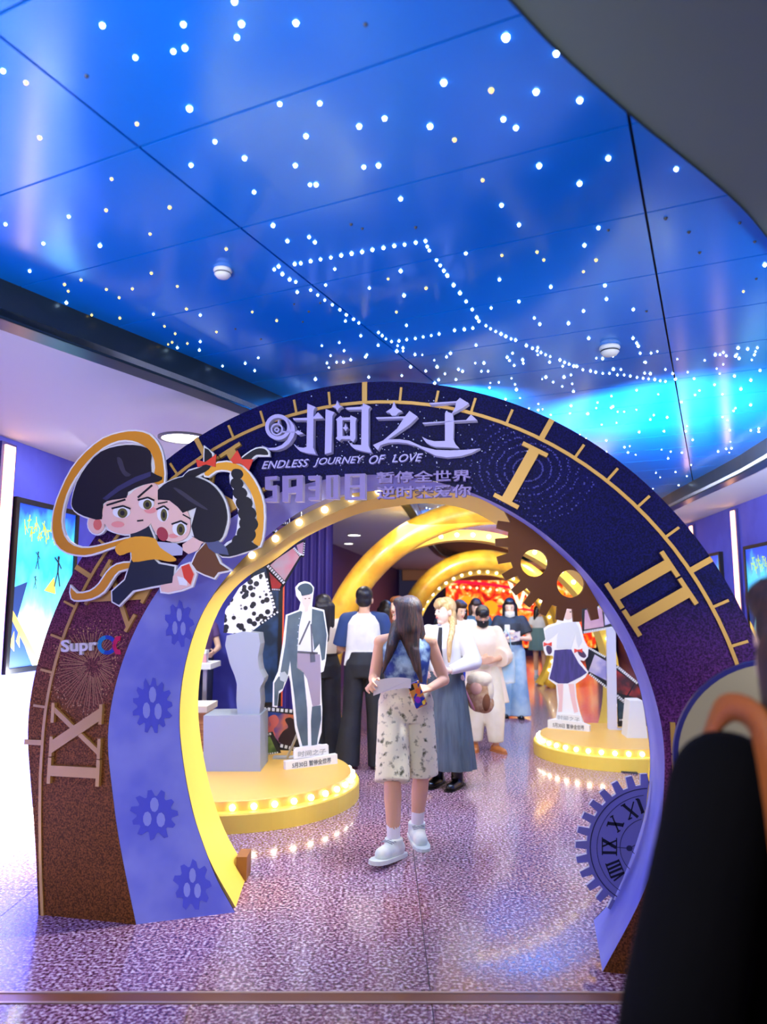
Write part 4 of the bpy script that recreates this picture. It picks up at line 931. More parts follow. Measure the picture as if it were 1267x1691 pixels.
sg = mat('sign_grey', (110, 116, 122), .5); sgl = mat('sign_light_grey', (176, 182, 186), .5)
def sword(body, F, x0, y0, x1, y1, slope, m, par, th=.003):
    return lettering('sign_lettering', body, lambda u, v, d: F(x0+(x1-x0)*u, y1+(y0-y1)*v+slope*u, d), 0, 0, 1, 1, m, par, .012, 0, th)
sword('5月30日 暂停全世界', BS1, 262, 1540, 582, 1585, -46, sg, st1); sword('时间之子', BS1, 310, 1448, 540, 1496, -24, sgl, st1, .002) if False else sword('时间之子', pxp(so+SN*.032, SN, 4.973, 430, 950), 310, 1446, 540, 1494, -26, sgl, st1, .002)
gp_ = at_z(470, 1252, .2)
g = G().tube([at_y(492, 1210, so.y+.04), at_z(474, 1252, .22)], .012, 6); g.box((gp_.x-.1, gp_.y-.05, .2), (gp_.x+.14, gp_.y+.05, .215)); g.build('prop_leg', mat('prop_grey', (186, 188, 190), .4), st1)
# grey plinth with a twisted column
pO = at_z(380, 1274, .2); gm = mat('pale_grey_paint', (160, 170, 180), .55); PlF = pxp(pO, (0, -1, 0))
pn = empty('grey_plinth', pO, 'pale grey stepped plinth with a bulging column on the left podium', 'plinth')
pl('block', [[(336,1182),(430,1181),(430,1277),(336,1274)]], gm, PlF, -.4, 0, pn)
colm = [(372,1050),(425,1046),(424,1085),(427,1108),(434,1121),(431,1131),(427,1140),(426,1183),(390,1183),(389,1131),(380,1105),(374,1085)]
pl('column', [rnd(colm, 2)], gm, PlF, -.3, -.06, pn)
# leopard speckled film sheet on the plinth
leo = mat('speckled_sheet', (22, 22, 26), .5, c2=(238, 240, 242), ns=17, lo=.40, hi=.46, vor=True)
Ysh = pO.y+.22; LF2 = pxp((0, Ysh, 0), (.1, -1, 0), 6.335, 320, 850)
sh = empty('speckled_sheet', LF2(450, 1240), 'white film sheet with black animal spots leaning on the grey plinth column', 'film sheet')
pl('sheet', [[(740,600),(855,1000),(910,990),(700,1150),(560,1255),(310,1235),(330,1000),(480,760),(640,640)]], leo, LF2, -.012, 0, sh)
def holes(g, x0, y0, x1, y1, n, w, h, F, d0, d1):
    for i in range(n):
        t = (i+.5)/n; x, y = x0+(x1-x0)*t, y0+(y1-y0)*t; L = math.hypot(x1-x0, y1-y0); ux, uy = (x1-x0)/L, (y1-y0)/L
        g.plate([(x-ux*w/2+uy*h/2, y-uy*w/2-ux*h/2), (x+ux*w/2+uy*h/2, y+uy*w/2-ux*h/2), (x+ux*w/2-uy*h/2, y+uy*w/2+ux*h/2), (x-ux*w/2-uy*h/2, y-uy*w/2+ux*h/2)], F, d0, d1)
film = mat('film_black', (26, 28, 38), .4); perf = mat('film_perforation', (236, 240, 244), .5)
pl('film_edge', [[(735,600),(780,640),(870,1000),(838,1005)], [(690,1125),(905,985),(915,1000),(700,1160)]], film, LF2, -.001, .004, sh)
g = G(); holes(g, 762, 660, 848, 985, 9, 22, 24, LF2, .003, .006); holes(g, 705, 1138, 890, 1010, 6, 18, 18, LF2, .003, .006); tag(g.build('perforation', perf, sh), kind='stuff')
def img(n, c1, c2, c3=None, s=4): return mat(n, c1, .4, c2=c2, ns=s, nd=3, lo=.42, hi=.58)
im_pink = img('photo_pink', (216, 176, 190), (196, 150, 180)); im_lav = img('photo_lavender', (150, 150, 214), (214, 206, 232)); im_red = img('photo_red', (196, 60, 50), (70, 40, 44)); im_teal = img('photo_teal', (40, 60, 72), (70, 96, 104)); im_sun = img('photo_sunset', (40, 70, 150), (220, 120, 80)); im_green = img('photo_green', (60, 90, 50), (150, 180, 90)); im_grey = img('photo_grey', (196, 190, 200), (224, 150, 160)); im_vio = img('photo_violet', (70, 44, 110), (150, 90, 70))
def film_strip(label, F, base, pics, perfs, org, group='hanging film strips'):
    r = empty('film_strip', org, label, 'film strip', group)
    for L in base: pl('strip', [L], film, F, -.008, 0, r)
    for L, m in pics: pl('picture', [L], m, F, -.001, .003, r)
    g = G()
    for x0, y0, x1, y1, n, w, h in perfs: holes(g, x0, y0, x1, y1, n, w, h, F, -.001, .004)
    tag(g.build('perforation', perf, r), kind='stuff'); return r
FU = pxp((0, 5.0, 0), (.15, -1, 0), 6.335, 320, 850)
film_strip('curled film strip with portrait pictures hanging at the upper left inside the arch', FU,
    [[(1035,335),(1125,430),(1110,470),(945,750),(905,800),(800,795),(755,570),(770,520),(860,455)], [(1060,300),(1172,255),(1155,445),(1105,440)], [(760,110),(830,60),(1065,90),(900,200),(760,260),(700,320),(690,200)]],
    [([(1040,350),(1105,440),(950,690),(800,530),(870,465)], im_grey), ([(790,600),(920,730),(900,770),(815,770)], im_red), ([(1075,320),(1150,285),(1140,410),(1100,400)], im_pink), ([(870,110),(1000,120),(900,180),(830,130)], im_vio), ([(770,160),(860,210),(740,300),(720,250)], im_vio)],
    [(770,530,950,720,9,20,30), (1045,345,1120,430,6,14,22), (835,72,1060,100,10,14,24), (770,118,895,190,6,18,28), (815,780,905,785,5,12,16), (1160,290,1148,430,6,12,12), (1110,408,1150,425,4,10,14)], FU(900, 790))
wr = bpy.data.objects['film_strip']; g = G()
for q in ((1000, 110), (1120, 300)): a = FU(*q); g.tube([a+V((0, .004, 0)), V((a.x, a.y+.004, ZS))], .0025, 6)
g.build('hanging_wire', chrome, wr)
FB = pxp(at_z(440, 1245, .2), (.1, -1, 0), 5.64, 320, 1050)
film_strip('upright film frame showing two people under a blue evening sky on the left podium', FB, [[(560,640),(935,685),(965,860),(1010,1075),(800,1065),(560,960)]],
    [([(685,705),(930,735),(935,1020),(800,1000),(740,920),(668,890)], im_sun), ([(580,700),(672,705),(655,880),(575,900)], im_pink)], [(640,678,925,702,7,26,30), (800,1020,960,1055,4,26,30)], FB(760, 1065), 'podium film frames')
fr_ = bpy.data.objects['film_strip.001']
pl('pictured_person', [rnd([(700,760),(760,735),(795,790),(770,840),(745,870),(760,930),(680,895),(720,830)])], mat('photo_skin', (220, 110, 100), .5), FB, .003, .005, fr_)
pl('pictured_person', [rnd([(850,780),(900,760),(940,790),(935,830),(940,1020),(790,985),(830,890),(880,850)])], mat('photo_suit', (44, 20, 26), .5), FB, .003, .005, fr_)
FB2 = pxp(at_z(440, 1248, .2)+V((0, -.12, 0)), (.1, -1, 0), 5.64, 320, 1050)
film_strip('small tilted film frame with a green picture in front of the larger frame', FB2, [[(560,930),(735,892),(815,1090),(640,1115),(560,1110)]], [([(570,975),(710,935),(775,1080),(640,1095),(580,1090)], im_green)], [(575,945,725,910,6,18,20), (640,1105,790,1085,7,14,12)], FB2(690, 1110), 'podium film frames')
# right standee
so2 = at_z(938, 1204, .2); SN2 = V((-.5, -.87, 0)).normalized()
st2, SG = standee('girl_standee', 'cut out standee of a girl in white blouse and violet skirt', so2, SN2, 5.636, 860, 960)
o2 = [(345,262),(365,225),(410,205),(450,180),(500,200),(530,255),(525,330),(560,420),(590,545),(630,620),(625,700),(590,740),(540,730),(505,670),(630,845),(600,895),(510,955),(520,1080),(550,1215),(590,1320),(640,1345),(640,1420),(252,1365),(252,1290),(330,1270),(345,1150),(330,965),(255,910),(305,700),(290,690),(235,690),(215,640),(205,570),(230,540),(212,440),(250,410),(330,385),(360,320)]
pl('board', [o2], edge_w, SG, -.012, 0, st2)
vio = mat('print_violet_skirt', (70, 62, 128), .5, c2=(54, 50, 104), ns=7, stretch=(5, 5, .6)); leg_p = mat('print_leg', (234, 196, 196), .5); blo = mat('print_blouse', (214, 220, 228), .5)
pl('skirt', [[(315,640),(470,630),(540,760),(618,850),(560,890),(440,950),(350,950),(268,905),(300,780)]], vio, SG, -.002, .003, st2)
pl('blouse', [[(375,390),(510,375),(530,440),(490,560),(468,635),(335,625),(340,520),(360,440)]], blo, SG, -.001, .004, st2)
pl('sleeve', [[(370,395),(260,430),(225,460),(240,560),(300,520),(360,470)]], blo, SG, -.001, .003, st2); pl('sleeve', [[(510,375),(540,430),(575,560),(540,620),(520,560)]], blo, SG, -.001, .003, st2)
pl('face', [ell(440,285,58,72,18)], mat('print_face', (232, 200, 190), .5), SG, -.001, .003, st2)
pl('hair', [rnd([(360,300),(370,235),(440,195),(515,235),(522,300),(500,260),(430,240),(385,262)])], mat('print_plum_hair', (70, 50, 84), .5), SG, .001, .005, st2)
pl('eye', [ell(415,285,9,6,8), ell(465,285,9,6,8)], ink_b, SG, .002, .0045, st2)
pl('leg', [[(340,955),(398,955),(392,1100),(385,1215),(350,1215),(358,1100)]], leg_p, SG, -.001, .003, st2); pl('leg', [[(445,955),(498,955),(510,1080),(535,1215),(500,1225),(470,1100)]], leg_p, SG, -.001, .003, st2)
pl('braid', [rnd([(245,600),(285,610),(290,660),(262,680),(240,640)])], mat('print_plum_hair', (70, 50, 84), .5), SG, .0, .004, st2); pl('braid', [rnd([(530,640),(570,640),(612,690),(590,712),(548,690)])], mat('print_plum_hair', (70, 50, 84), .5), SG, .0, .004, st2)
for c in ((253, 585), (538, 645)): pl('hair_bow', [[(c[0]-38,c[1]-20),(c[0],c[1]-5),(c[0]+38,c[1]-20),(c[0]+38,c[1]+20),(c[0],c[1]+5),(c[0]-38,c[1]+22)]], red, SG, .002, .006, st2)
BS2 = pxp(so2+SN2*.05, SN2, 5.636, 860, 960)
pl('sign_foot', [[(252,1290),(330,1285),(560,1310),(640,1345),(640,1420),(252,1366)]], edge_w, BS2, -.05, 0, st2)
pl('title_plate', [[(335,1240),(400,1235),(555,1250),(570,1310),(325,1285)]], edge_w, BS2, -.045, -.02, st2)
sword('5月30日 暂停全世界', BS2, 300, 1312, 592, 1356, 30, sg, st2); sword('时间之子', pxp(so2+SN2*.032, SN2, 5.636, 860, 960), 345, 1242, 550, 1290, 26, sgl, st2, .002)
# right film strips, white frame post and pedestal
PO = at_z(1008, 1205, .2); FR = pxp(PO+V((0, .075, 0)), (-.2, -1, 0), 5.636, 860, 960); FRb = pxp(PO+V((0, .105, 0)), (-.2, -1, 0), 5.636, 860, 960)
film_strip('film strip with pink landscape picture at the upper right behind the girl standee', FR, [[(560,255),(790,205),(870,420),(575,490)]], [([(598,268),(755,245),(775,420),(592,450)], im_pink), ([(775,255),(800,240),(850,390),(785,410)], im_lav)], [(585,475,850,430,17,12,22), (660,258,770,232,6,12,20)], FR(700, 480))
film_strip('film strip with lavender and red pictures sloping down to the right behind the girl standee', FR, [[(580,585),(790,695),(890,775),(1095,945),(1130,1115),(1010,1165),(810,1000),(620,855)]],
    [([(690,680),(800,745),(802,925),(632,838)], im_lav), ([(890,825),(1060,945),(990,1060),(890,1035)], im_red), ([(1070,950),(1110,1000),(1120,1105),(1005,1060)], im_red)], [(600,600,790,705,12,14,18), (895,790,1090,950,12,16,24), (640,860,805,990,10,14,20), (895,1060,1010,1155,7,16,22)], FR(850, 1165))
film_strip('dark teal film frame low behind the white post on the right podium', FRb, [[(895,1070),(1015,1170),(1015,1352),(905,1352)]], [([(905,1100),(1010,1185),(1010,1275),(910,1275)], im_teal)], [(915,1290,1010,1288,5,12,16), (900,1085,1010,1165,7,10,12)], FRb(960, 1350))
PFr = pxp(PO, (-.2, -1, 0), 5.636, 860, 960)
wp = tag(pl('frame_post', [[(800,440),(885,420),(900,1370),(992,1375),(992,1392),(830,1385),(812,1370)]], mat('frosted_white', (214, 218, 240), .4), PFr, -.06, 0), 'white upright frame post on the right podium', 'post')
PE = at_z(1052, 1219, .2); PEF = pxp(PE, (-.1, -1, 0), 5.636, 860, 960)
pe = empty('white_pedestal', PE, 'white flared pedestal at the right edge of the right podium', 'pedestal')
pl('pedestal_body', [[(1020,1112),(1140,1112),(1185,1462),(990,1460)]], white, PEF, -.25, 0, pe)
g = G(); holes(g, 1000, 1482, 1185, 1484, 9, 12, 30, PEF, 0, .006); tag(g.build('perforation', mat('perf_grey', (150, 156, 170), .5), pe), kind='stuff')
pl('trim_strip', [[(990,1460),(1187,1462),(1190,1505),(985,1502)]], white, PEF, -.26, .002, pe)
bp = at_z(1030, 1275, 0); tag(pl('base_plate', [[(bp.x-.12, bp.y+.05), (bp.x+.1, bp.y-.1), (bp.x+.13, bp.y+.02)]], darkgrey, flat(0), .001, .012), 'dark triangular metal base plate on the floor above the clock gear', 'base plate')
# ------------------------------------------------------------------ left bay shop
ct = empty('shop_counter', (-2.4, 8.2, 0), 'white topped shop counter with blue front in the left bay', 'counter')
G().box((-3.6, 8.0, .86), (-1.9, 8.5, .92)).build('worktop', white, ct)
G().box((-3.6, 8.06, .0), (-2.75, 8.46, .86)).build('front_panel', mat('counter_blue', (58, 66, 190), .5), ct)
for x in (-2.2, -1.98): G().box((x-.02, 8.08, 0), (x+.02, 8.12, .86)).build('leg', mat('leg_metal', (190, 190, 196), .3, .6), ct)
lg = empty('wooden_ledge', (-2.2, 7.3, 0), 'low wooden display ledge with a white top edge in the left bay', 'ledge')
G().box((-3.6, 7.2, .0), (-1.75, 7.55, .52)).build('body', wood, lg); G().box((-3.65, 7.15, .52), (-1.72, 7.6, .58)).build('top', mat('ledge_top', (226, 220, 214), .4), lg)
for i, (x, h, m_) in enumerate(((-2.35, .16, im_pink), (-2.2, .2, im_lav), (-2.75, .18, im_red), (-2.05, .14, im_grey))):
    b_ = empty('gift_box', (x, 8.2, .92), ('pink', 'lavender', 'red', 'pale grey')[i]+' gift box on the white shop counter', 'box', 'boxes on the shop counter')
    G().box((x-.06, 8.14, .92), (x+.06, 8.26, .92+h*.75)).build('box_body', m_, b_); G().box((x-.065, 8.135, .92+h*.72), (x+.065, 8.265, .92+h)).build('lid', white, b_)
sf = empty('picture_stand', (-1.3, 8.35, 0), 'tall black framed teal picture panel standing left of the cap man standee', 'picture panel')
PSF = lambda u, v, d=0: V((-1.52+.33*u, 8.3+.06*u, .45+1.55*v)) + V((.15, -1, 0)).normalized()*d
pl('frame', [[[(-.06, -.02), (1.06, -.02), (1.06, 1.02), (-.06, 1.02)], [(.02, .01), (.92, .01), (.92, .99), (.02, .99)]]], black, PSF, -.03, .02, sf)
pl('picture', [[(.0, .0), (.95, .0), (.95, 1), (.0, 1)]], img('panel_teal', (40, 74, 120), (20, 40, 60), s=3), PSF, -.02, .005, sf)
pl('edge_strip', [[(1.06, -.02), (1.11, -.02), (1.11, 1.02), (1.06, 1.02)]], mat('edge_orange', (236, 96, 50), .4), PSF, -.03, .018, sf)
G().box((-1.4, 8.28, 0), (-1.3, 8.4, .43)).build('stand', black, sf)
# purple pleated curtain on the far left wall
cu = empty('pleated_curtain', (-1.0, 9.5, 0), 'violet pleated curtain behind the cap man standee', 'curtain')
vs = []; n_ = 90
for j in range(2):
    for i in range(n_+1):
        t = i/n_; x = -1.62+.95*t; y = 9.25+.9*t*.2+.035*math.sin(t*60); vs.append((x, y, .02 if j == 0 else ZS-.005))
mk('curtain_cloth', vs, [(i, i+1, n_+2+i, n_+1+i) for i in range(n_)], mat('curtain_violet', (76, 62, 160), .6), cu, True)
# ------------------------------------------------------------------ people
TS = bpy.data.scenes.new('workshop')
SPH = {}
def sphere_template(u, v):
    if (u, v) not in SPH:
        vs = [V((0, 0, 1))]+[V((math.sin(math.pi*i/v)*math.cos(2*math.pi*j/u), math.sin(math.pi*i/v)*math.sin(2*math.pi*j/u), math.cos(math.pi*i/v))) for i in range(1, v) for j in range(u)]+[V((0, 0, -1))]
        fs = [(0, 1+j, 1+(j+1) % u) for j in range(u)]
        for i in range(v-2): fs += [(1+i*u+j, 1+(i+1)*u+j, 1+(i+1)*u+(j+1) % u, 1+i*u+(j+1) % u) for j in range(u)]
        n = len(vs)-1; fs += [(n, n-u+(j+1) % u, n-u+j) for j in range(u)]
        SPH[(u, v)] = (vs, fs)
    return SPH[(u, v)]
class Blob:
    """overlapping closed solids that a voxel remesh fuses into one continuous surface"""
    def __init__(s): s.v = []; s.f = []
    def add(s, vs, fs):
        n = len(s.v); s.v += vs; s.f += [tuple(i+n for i in q) for q in fs]; return s
    def cone(s, a, b, ra, rb, seg=16, round_=True):
        a, b = V(a), V(b); d = b-a
        if d.length < 1e-5: return s
        R = d.to_track_quat('Z', 'Y').to_matrix()
        vs = [p + R @ V((r*math.cos(2*math.pi*i/seg), r*math.sin(2*math.pi*i/seg), 0)) for p, r in ((a, ra), (b, rb)) for i in range(seg)]
        s.add(vs, [(i, (i+1) % seg, seg+(i+1) % seg, seg+i) for i in range(seg)]+[tuple(reversed(range(seg))), tuple(range(seg, 2*seg))])
        if round_: s.ball(a, (ra,)*3); s.ball(b, (rb,)*3)
        return s
    def ball(s, c, r, M=None, u=14, v=9):
        T = Matrix.Translation(V(c)) @ Matrix.Diagonal((r[0], r[1], r[2], 1))
        if M is not None: T = M @ T
        vs, fs = sphere_template(u, v); return s.add([T @ p for p in vs], fs)
    def loft(s, rings, seg=24, M=None):
        vs = []; k = len(rings)
        for cx, cy, cz, rx, ry in rings:
            for i in range(seg):
                a = 2*math.pi*i/seg; p = V((cx+rx*math.cos(a), cy+ry*math.sin(a), cz)); vs.append(M @ p if M is not None else p)
        return s.add(vs, [(j*seg+i, j*seg+(i+1) % seg, (j+1)*seg+(i+1) % seg, (j+1)*seg+i) for j in range(k-1) for i in range(seg)]+[tuple(reversed(range(seg))), tuple(range((k-1)*seg, k*seg))])
    def build(s, name, m, parent, vox=.008, sm=3, k=1.0):
        me = bpy.data.meshes.new(name); me.from_pydata(s.v, [], s.f)
        t = bpy.data.objects.new('tmp', me); TS.collection.objects.link(t)
        r = t.modifiers.new('r', 'REMESH'); r.mode = 'VOXEL'; r.voxel_size = vox; r.adaptivity = vox*.12
        if sm: q = t.modifiers.new('s', 'SMOOTH'); q.iterations = sm; q.factor = .5
        TS.view_layers[0].update(); dg = TS.view_layers[0].depsgraph; out = bpy.data.meshes.new_from_object(t.evaluated_get(dg))
        bpy.data.objects.remove(t); bpy.data.meshes.remove(me)
        out.name = name
        if k != 1: out.transform(Matrix.Scale(k, 4))
        out.materials.clear(); out.materials.append(m); out.polygons.foreach_set('use_smooth', [True]*len(out.polygons))
        o = bpy.data.objects.new(name, out); COL.objects.link(o); o.parent = parent; ORG[o.name] = ORG[parent.name]
        return o
def skin(name, c): return mat(name, c, .5, spec=.35)
sk1 = skin('skin_fair', (236, 198, 176)); sk2 = skin('skin_warm', (222, 172, 142)); sk3 = skin('skin_pale', (242, 212, 196))
eye_w = mat('eye_white', (240, 240, 240), .3); eye_d = mat('eye_dark', (36, 24, 20), .2); lip_m = mat('lip', (200, 92, 92), .4)
h_black = mat('hair_black', (20, 18, 22), .35, c2=(38, 32, 36), ns=14, stretch=(6, 6, .6), bump=.4); h_brown = mat('hair_brown', (20, 11, 11), .55, c2=(66, 36, 24), ns=16, stretch=(6, 6, .5), bump=.5)
h_red = mat('hair_auburn', (110, 58, 34), .4, c2=(146, 84, 48), ns=14, stretch=(6, 6, .6), bump=.4); h_blond = mat('hair_blond', (226, 194, 138), .4, c2=(196, 156, 96), ns=16, stretch=(6, 6, .6), bump=.4)
TR = [(.83,.160,.108,.01),(.92,.170,.118,.012),(1.04,.130,.092,.0),(1.18,.150,.112,-.006),(1.28,.165,.098,.005),(1.345,.115,.072,.015),(1.38,.058,.055,.02)]
def perp(d):
    d = V(d).normalized(); return d.orthogonal().normalized()
def hand(B, w, d, pn, curl=.5, side=1, s=1.0):
    """w wrist, d pointing direction, pn palm normal (fingers curl to it); side +1/-1 chooses the thumb side"""
    d = V(d).normalized(); pn = V(pn); pn = (pn-d*pn.dot(d)).normalized(); x = d.cross(pn)*side
    w = V(w)
    for k in range(4):
        off = (k-1.5)*.0205*s
        base = w+d*.085*s+x*off; B.cone(w+d*.01*s+x*off*.6, base, .0125*s, .0105*s, 10)
        L = (.072, .08, .075, .058)[k]*s
        a = curl*.8; d1 = (d*math.cos(a)+pn*math.sin(a)+x*off*.9).normalized(); d2 = d*math.cos(a*2.2)+pn*math.sin(a*2.2)
        m_ = base+d1*L*.5; B.cone(base, m_, .0095*s, .0082*s, 8); B.cone(m_, m_+d2*L*.5, .0082*s, .0068*s, 8)
    t0 = w+d*.025*s-x*.025*s; t1 = t0+(d*.6-x*.75+pn*.25).normalized()*.045*s; t2 = t1+(d*.9-x*.1+pn*.5).normalized()*.034*s
    B.cone(t0, t1, .0125*s, .0105*s, 8); B.cone(t1, t2, .0105*s, .008*s, 8)
def person(label, pos, rz, h, P):
    k = h/1.62; root = empty('person', pos, label, 'person', P.get('group'), rz)
    sk = P.get('skin', sk1); far = pos[1] > 8; vox = P.get('vox', .011 if far else .0075); fq = 1.5 if far else 1.0
    hc = V(P.get('head', (0, -.012, 1.495))); Mh = Matrix.Translation(hc) @ Matrix.Rotation(math.radians(P.get('yaw', 0)), 4, 'Z') @ Matrix.Rotation(math.radians(P.get('pitch', 0)), 4, 'X')
    B = Blob()
    B.ball((0, .012, .03), (.073, .09, .088), Mh).ball((0, -.012, -.02), (.06, .074, .086), Mh).ball((0, -.04, -.088), (.03, .034, .024), Mh)
    B.ball((0, -.088, -.02), (.0105, .016, .014), Mh).ball((0, -.082, .0), (.008, .01, .02), Mh)
    for s in (-1, 1): B.ball((.072*s, .012, -.01), (.012, .018, .03), Mh)
    B.cone(hc+V((0, .02, -.05)), (0, .022, 1.33), .047, .056)
    B.loft([(0, cy, z, rx, ry) for z, rx, ry, cy in TR])
    arms = {}
    for s, n in ((-1, 'R'), (1, 'L')):
        S = V((.165*s, .012, 1.312)); E, Wr = P.get('arm'+n, ((.215*s, .03, 1.06), (.225*s, -.02, .83))); E, Wr = V(E), V(Wr); arms[n] = (S, E, Wr)
        B.cone(V((.07*s, .015, 1.33)), S, .05, .052).cone(S, E, .047, .037).cone(E, Wr, .037, .025)
        d = P.get('hand'+n, (Wr-E)); hand(B, Wr, d, P.get('palm'+n, (-s, -.2, 0)), P.get('curl'+n, .45), s, P.get('hs', 1.0))
    legs = {}
    for s, n in ((-1, 'R'), (1, 'L')):
        Hp = V((.085*s, .012, .87)); K, An = P.get('leg'+n, ((.09*s, -.01, .47), (.09*s, .02, .08))); K, An = V(K), V(An); legs[n] = (Hp, K, An)
        B.cone(Hp, K, .085, .056).cone(K, K.lerp(An, .35), .054, .056).cone(K.lerp(An, .35), An, .056, .036)
        tz = P.get('toe'+n, 0); an = math.radians(tz); f = V((math.sin(an), -math.cos(an), 0)); B.cone(An+V((0, 0, -.035)), An+f*.12+V((0, 0, -.055)), .034, .026)
    B.build('body', sk, root, vox, 2, k)
    def loc_ball(name, c, r, m, par=root):
        g = G(); T = Mh; n_ = 8
        vs = []; 
        for i in range(1, n_):
            for j in range(10):
                a = math.pi*i/n_; b = 2*math.pi*j/10; vs.append((T @ V((c[0]+r[0]*math.sin(a)*math.cos(b), c[1]+r[1]*math.sin(a)*math.sin(b), c[2]+r[2]*math.cos(a))))*k)
        fs = [(i*10+j, i*10+(j+1) % 10, (i+1)*10+(j+1) % 10, (i+1)*10+j) for i in range(n_-2) for j in range(10)]+[tuple(range(10)), tuple(range((n_-2)*10, (n_-1)*10))]
        return mk(name, vs, fs, m, par, True, local=True)
    if P.get('face', True):
        for s in (-1, 1):
            e = loc_ball('eye', (.029*s, -.0735, .003), (.0125, .006, .0065), eye_w)
            loc_ball('iris', (.029*s, -.0775, .003), (.006, .004, .006), eye_d, e)
            loc_ball('eyebrow', (.03*s, -.076, .024), (.017, .005, .0025), P.get('hair', h_black))
        if not P.get('mask'): loc_ball('mouth', (0, -.081, -.052), (.019, .007, .006), lip_m)
    # shoes and socks
    for n, (Hp, K, An) in legs.items():
        an = math.radians(P.get('toe'+n, 0)); f = V((math.sin(an), -math.cos(an), 0)); x = V((math.cos(an), math.sin(an), 0)); sl = P.get('pitch'+n, 0); f2 = f*math.cos(sl)+V((0, 0, 1))*math.sin(sl)
        sp = P.get('shoe'); z0 = An.z-.08
        if sp:
            b = 1.0*sp.get('bulk', 1); S_ = Blob(); q = An+V((0, 0, -.045))
            S_.cone(q-f2*.035, q+f2*.03, .042*b, .04*b).cone(q+f2*.02+V((0, 0, -.006)), q+f2*.15+V((0, 0, -.012)), .041*b, .033*b)
            if sp.get('high'): S_.cone(q, An+V((0, 0, sp['high'])), .044*b, .044*b, 14, False)
            so = S_.build('shoe', sp['m'], root, .006, 3, k)
            up = V((0, 0, 1))*math.cos(sl)-f*math.sin(sl); g = G(); L_ = []; c0 = q-up*.032*b
            prof = [(-.085, .026), (-.07, .038), (-.02, .04), (.06, .043), (.13, .042), (.175, .03), (.19, .012)]
            L_ = [(a_, w_) for a_, w_ in prof]+[(a_, -w_) for a_, w_ in reversed(prof)]
            fr = lambda u, v, d: (c0+f2*u*b+x*v*b+up*d)*k
            mk('sole', *(lambda gg: (gg.v, gg.f))(G().plate(L_, fr, -.012, .012)), sp.get('sole', sp['m']), so, local=True)
            if sp.get('laces'):
                gl = G()
                for j in range(4): t = .03+.022*j; gl.tube([(q+f2*t+x*y_*b+up*(.040-.002*j+.006*(1-abs(y_)/.03))*b)*k for y_ in (-.03, 0, .03)], .0035, 6)
                mk('laces', gl.v, gl.f, sp['laces'], so, True, local=True)
        if P.get('sock'): Blob().cone(An+V((0, 0, -.03)), An.lerp(K, P.get('sock_h', .3)), .041, .045, 16, False).build('sock', P['sock'], root, .006, 2, k)
    # garments
    if 'pants' in P:
        q = P['pants']; Bp = Blob(); hem = q['hem']; zt = q.get('top', 1.03)
        Bp.loft([(0, .008, z, rx+q.get('ease', .012), ry+q.get('ease', .012)) for z, rx, ry, cy in ((.80, .155, .105, 0), (.92, .172, .12, 0), (zt, .138, .098, 0))])
        for n, (Hp, K, An) in legs.items():
            s = -1 if n == 'R' else 1
            if hem > K.z-.06:
                e = K+(K-Hp)*((K.z-hem)/max(.05, Hp.z-K.z)) if hem < K.z else Hp.lerp(K, (Hp.z-hem)/(Hp.z-K.z))
                Bp.cone(Hp+V((0, 0, .04)), e, q['wt'], q['wh'], 20, False)
            else:
                e = K.lerp(An, (K.z-hem)/max(.05, K.z-An.z)); Bp.cone(Hp+V((0, 0, .04)), K, q['wt'], q['wk'], 20, False).ball(K, (q['wk'],)*3).cone(K, e, q['wk'], q['wh'], 20, False)
        Bp.build('trousers', q['m'], root, .009*fq, 3, k)
        if q.get('belt'):
            g = G(); bl = [(1.0, .165), (1.035, .16)]; vs = []; sg = 28
            for z, r in ((zt-.03, 1), (zt+.006, 1)):
                for i in range(sg): a = 2*math.pi*i/sg; vs.append(V(((.143+q.get('ease', .012))*math.cos(a), .008+(.103+q.get('ease', .012))*math.sin(a), z))*k)
            mk('belt', vs, [(i, (i+1) % sg, sg+(i+1) % sg, sg+i) for i in range(sg)], q['belt'], root, True, local=True)
    if 'skirt' in P:
        q = P['skirt']; zt, zb = q['top'], q['hem']; n_ = 96; vs = []; fs = []; R_ = 10
        for j in range(R_+1):
            t = j/R_; z = zt+(zb-zt)*t; rx = q['r0']+(q['r1']-q['r0'])*t**.8; ry = rx*.78
            for i in range(n_):
                a = 2*math.pi*i/n_; w = 1+q.get('pleat', .05)*t*math.sin(a*q.get('np', 14))
                vs.append(V((q.get('dx', 0)*t+rx*w*math.cos(a), .01+ry*w*math.sin(a), z))*k)
        for j in range(R_): fs += [(j*n_+i, j*n_+(i+1) % n_, (j+1)*n_+(i+1) % n_, (j+1)*n_+i) for i in range(n_)]
        mk('skirt', vs, fs, q['m'], root, True, local=True)
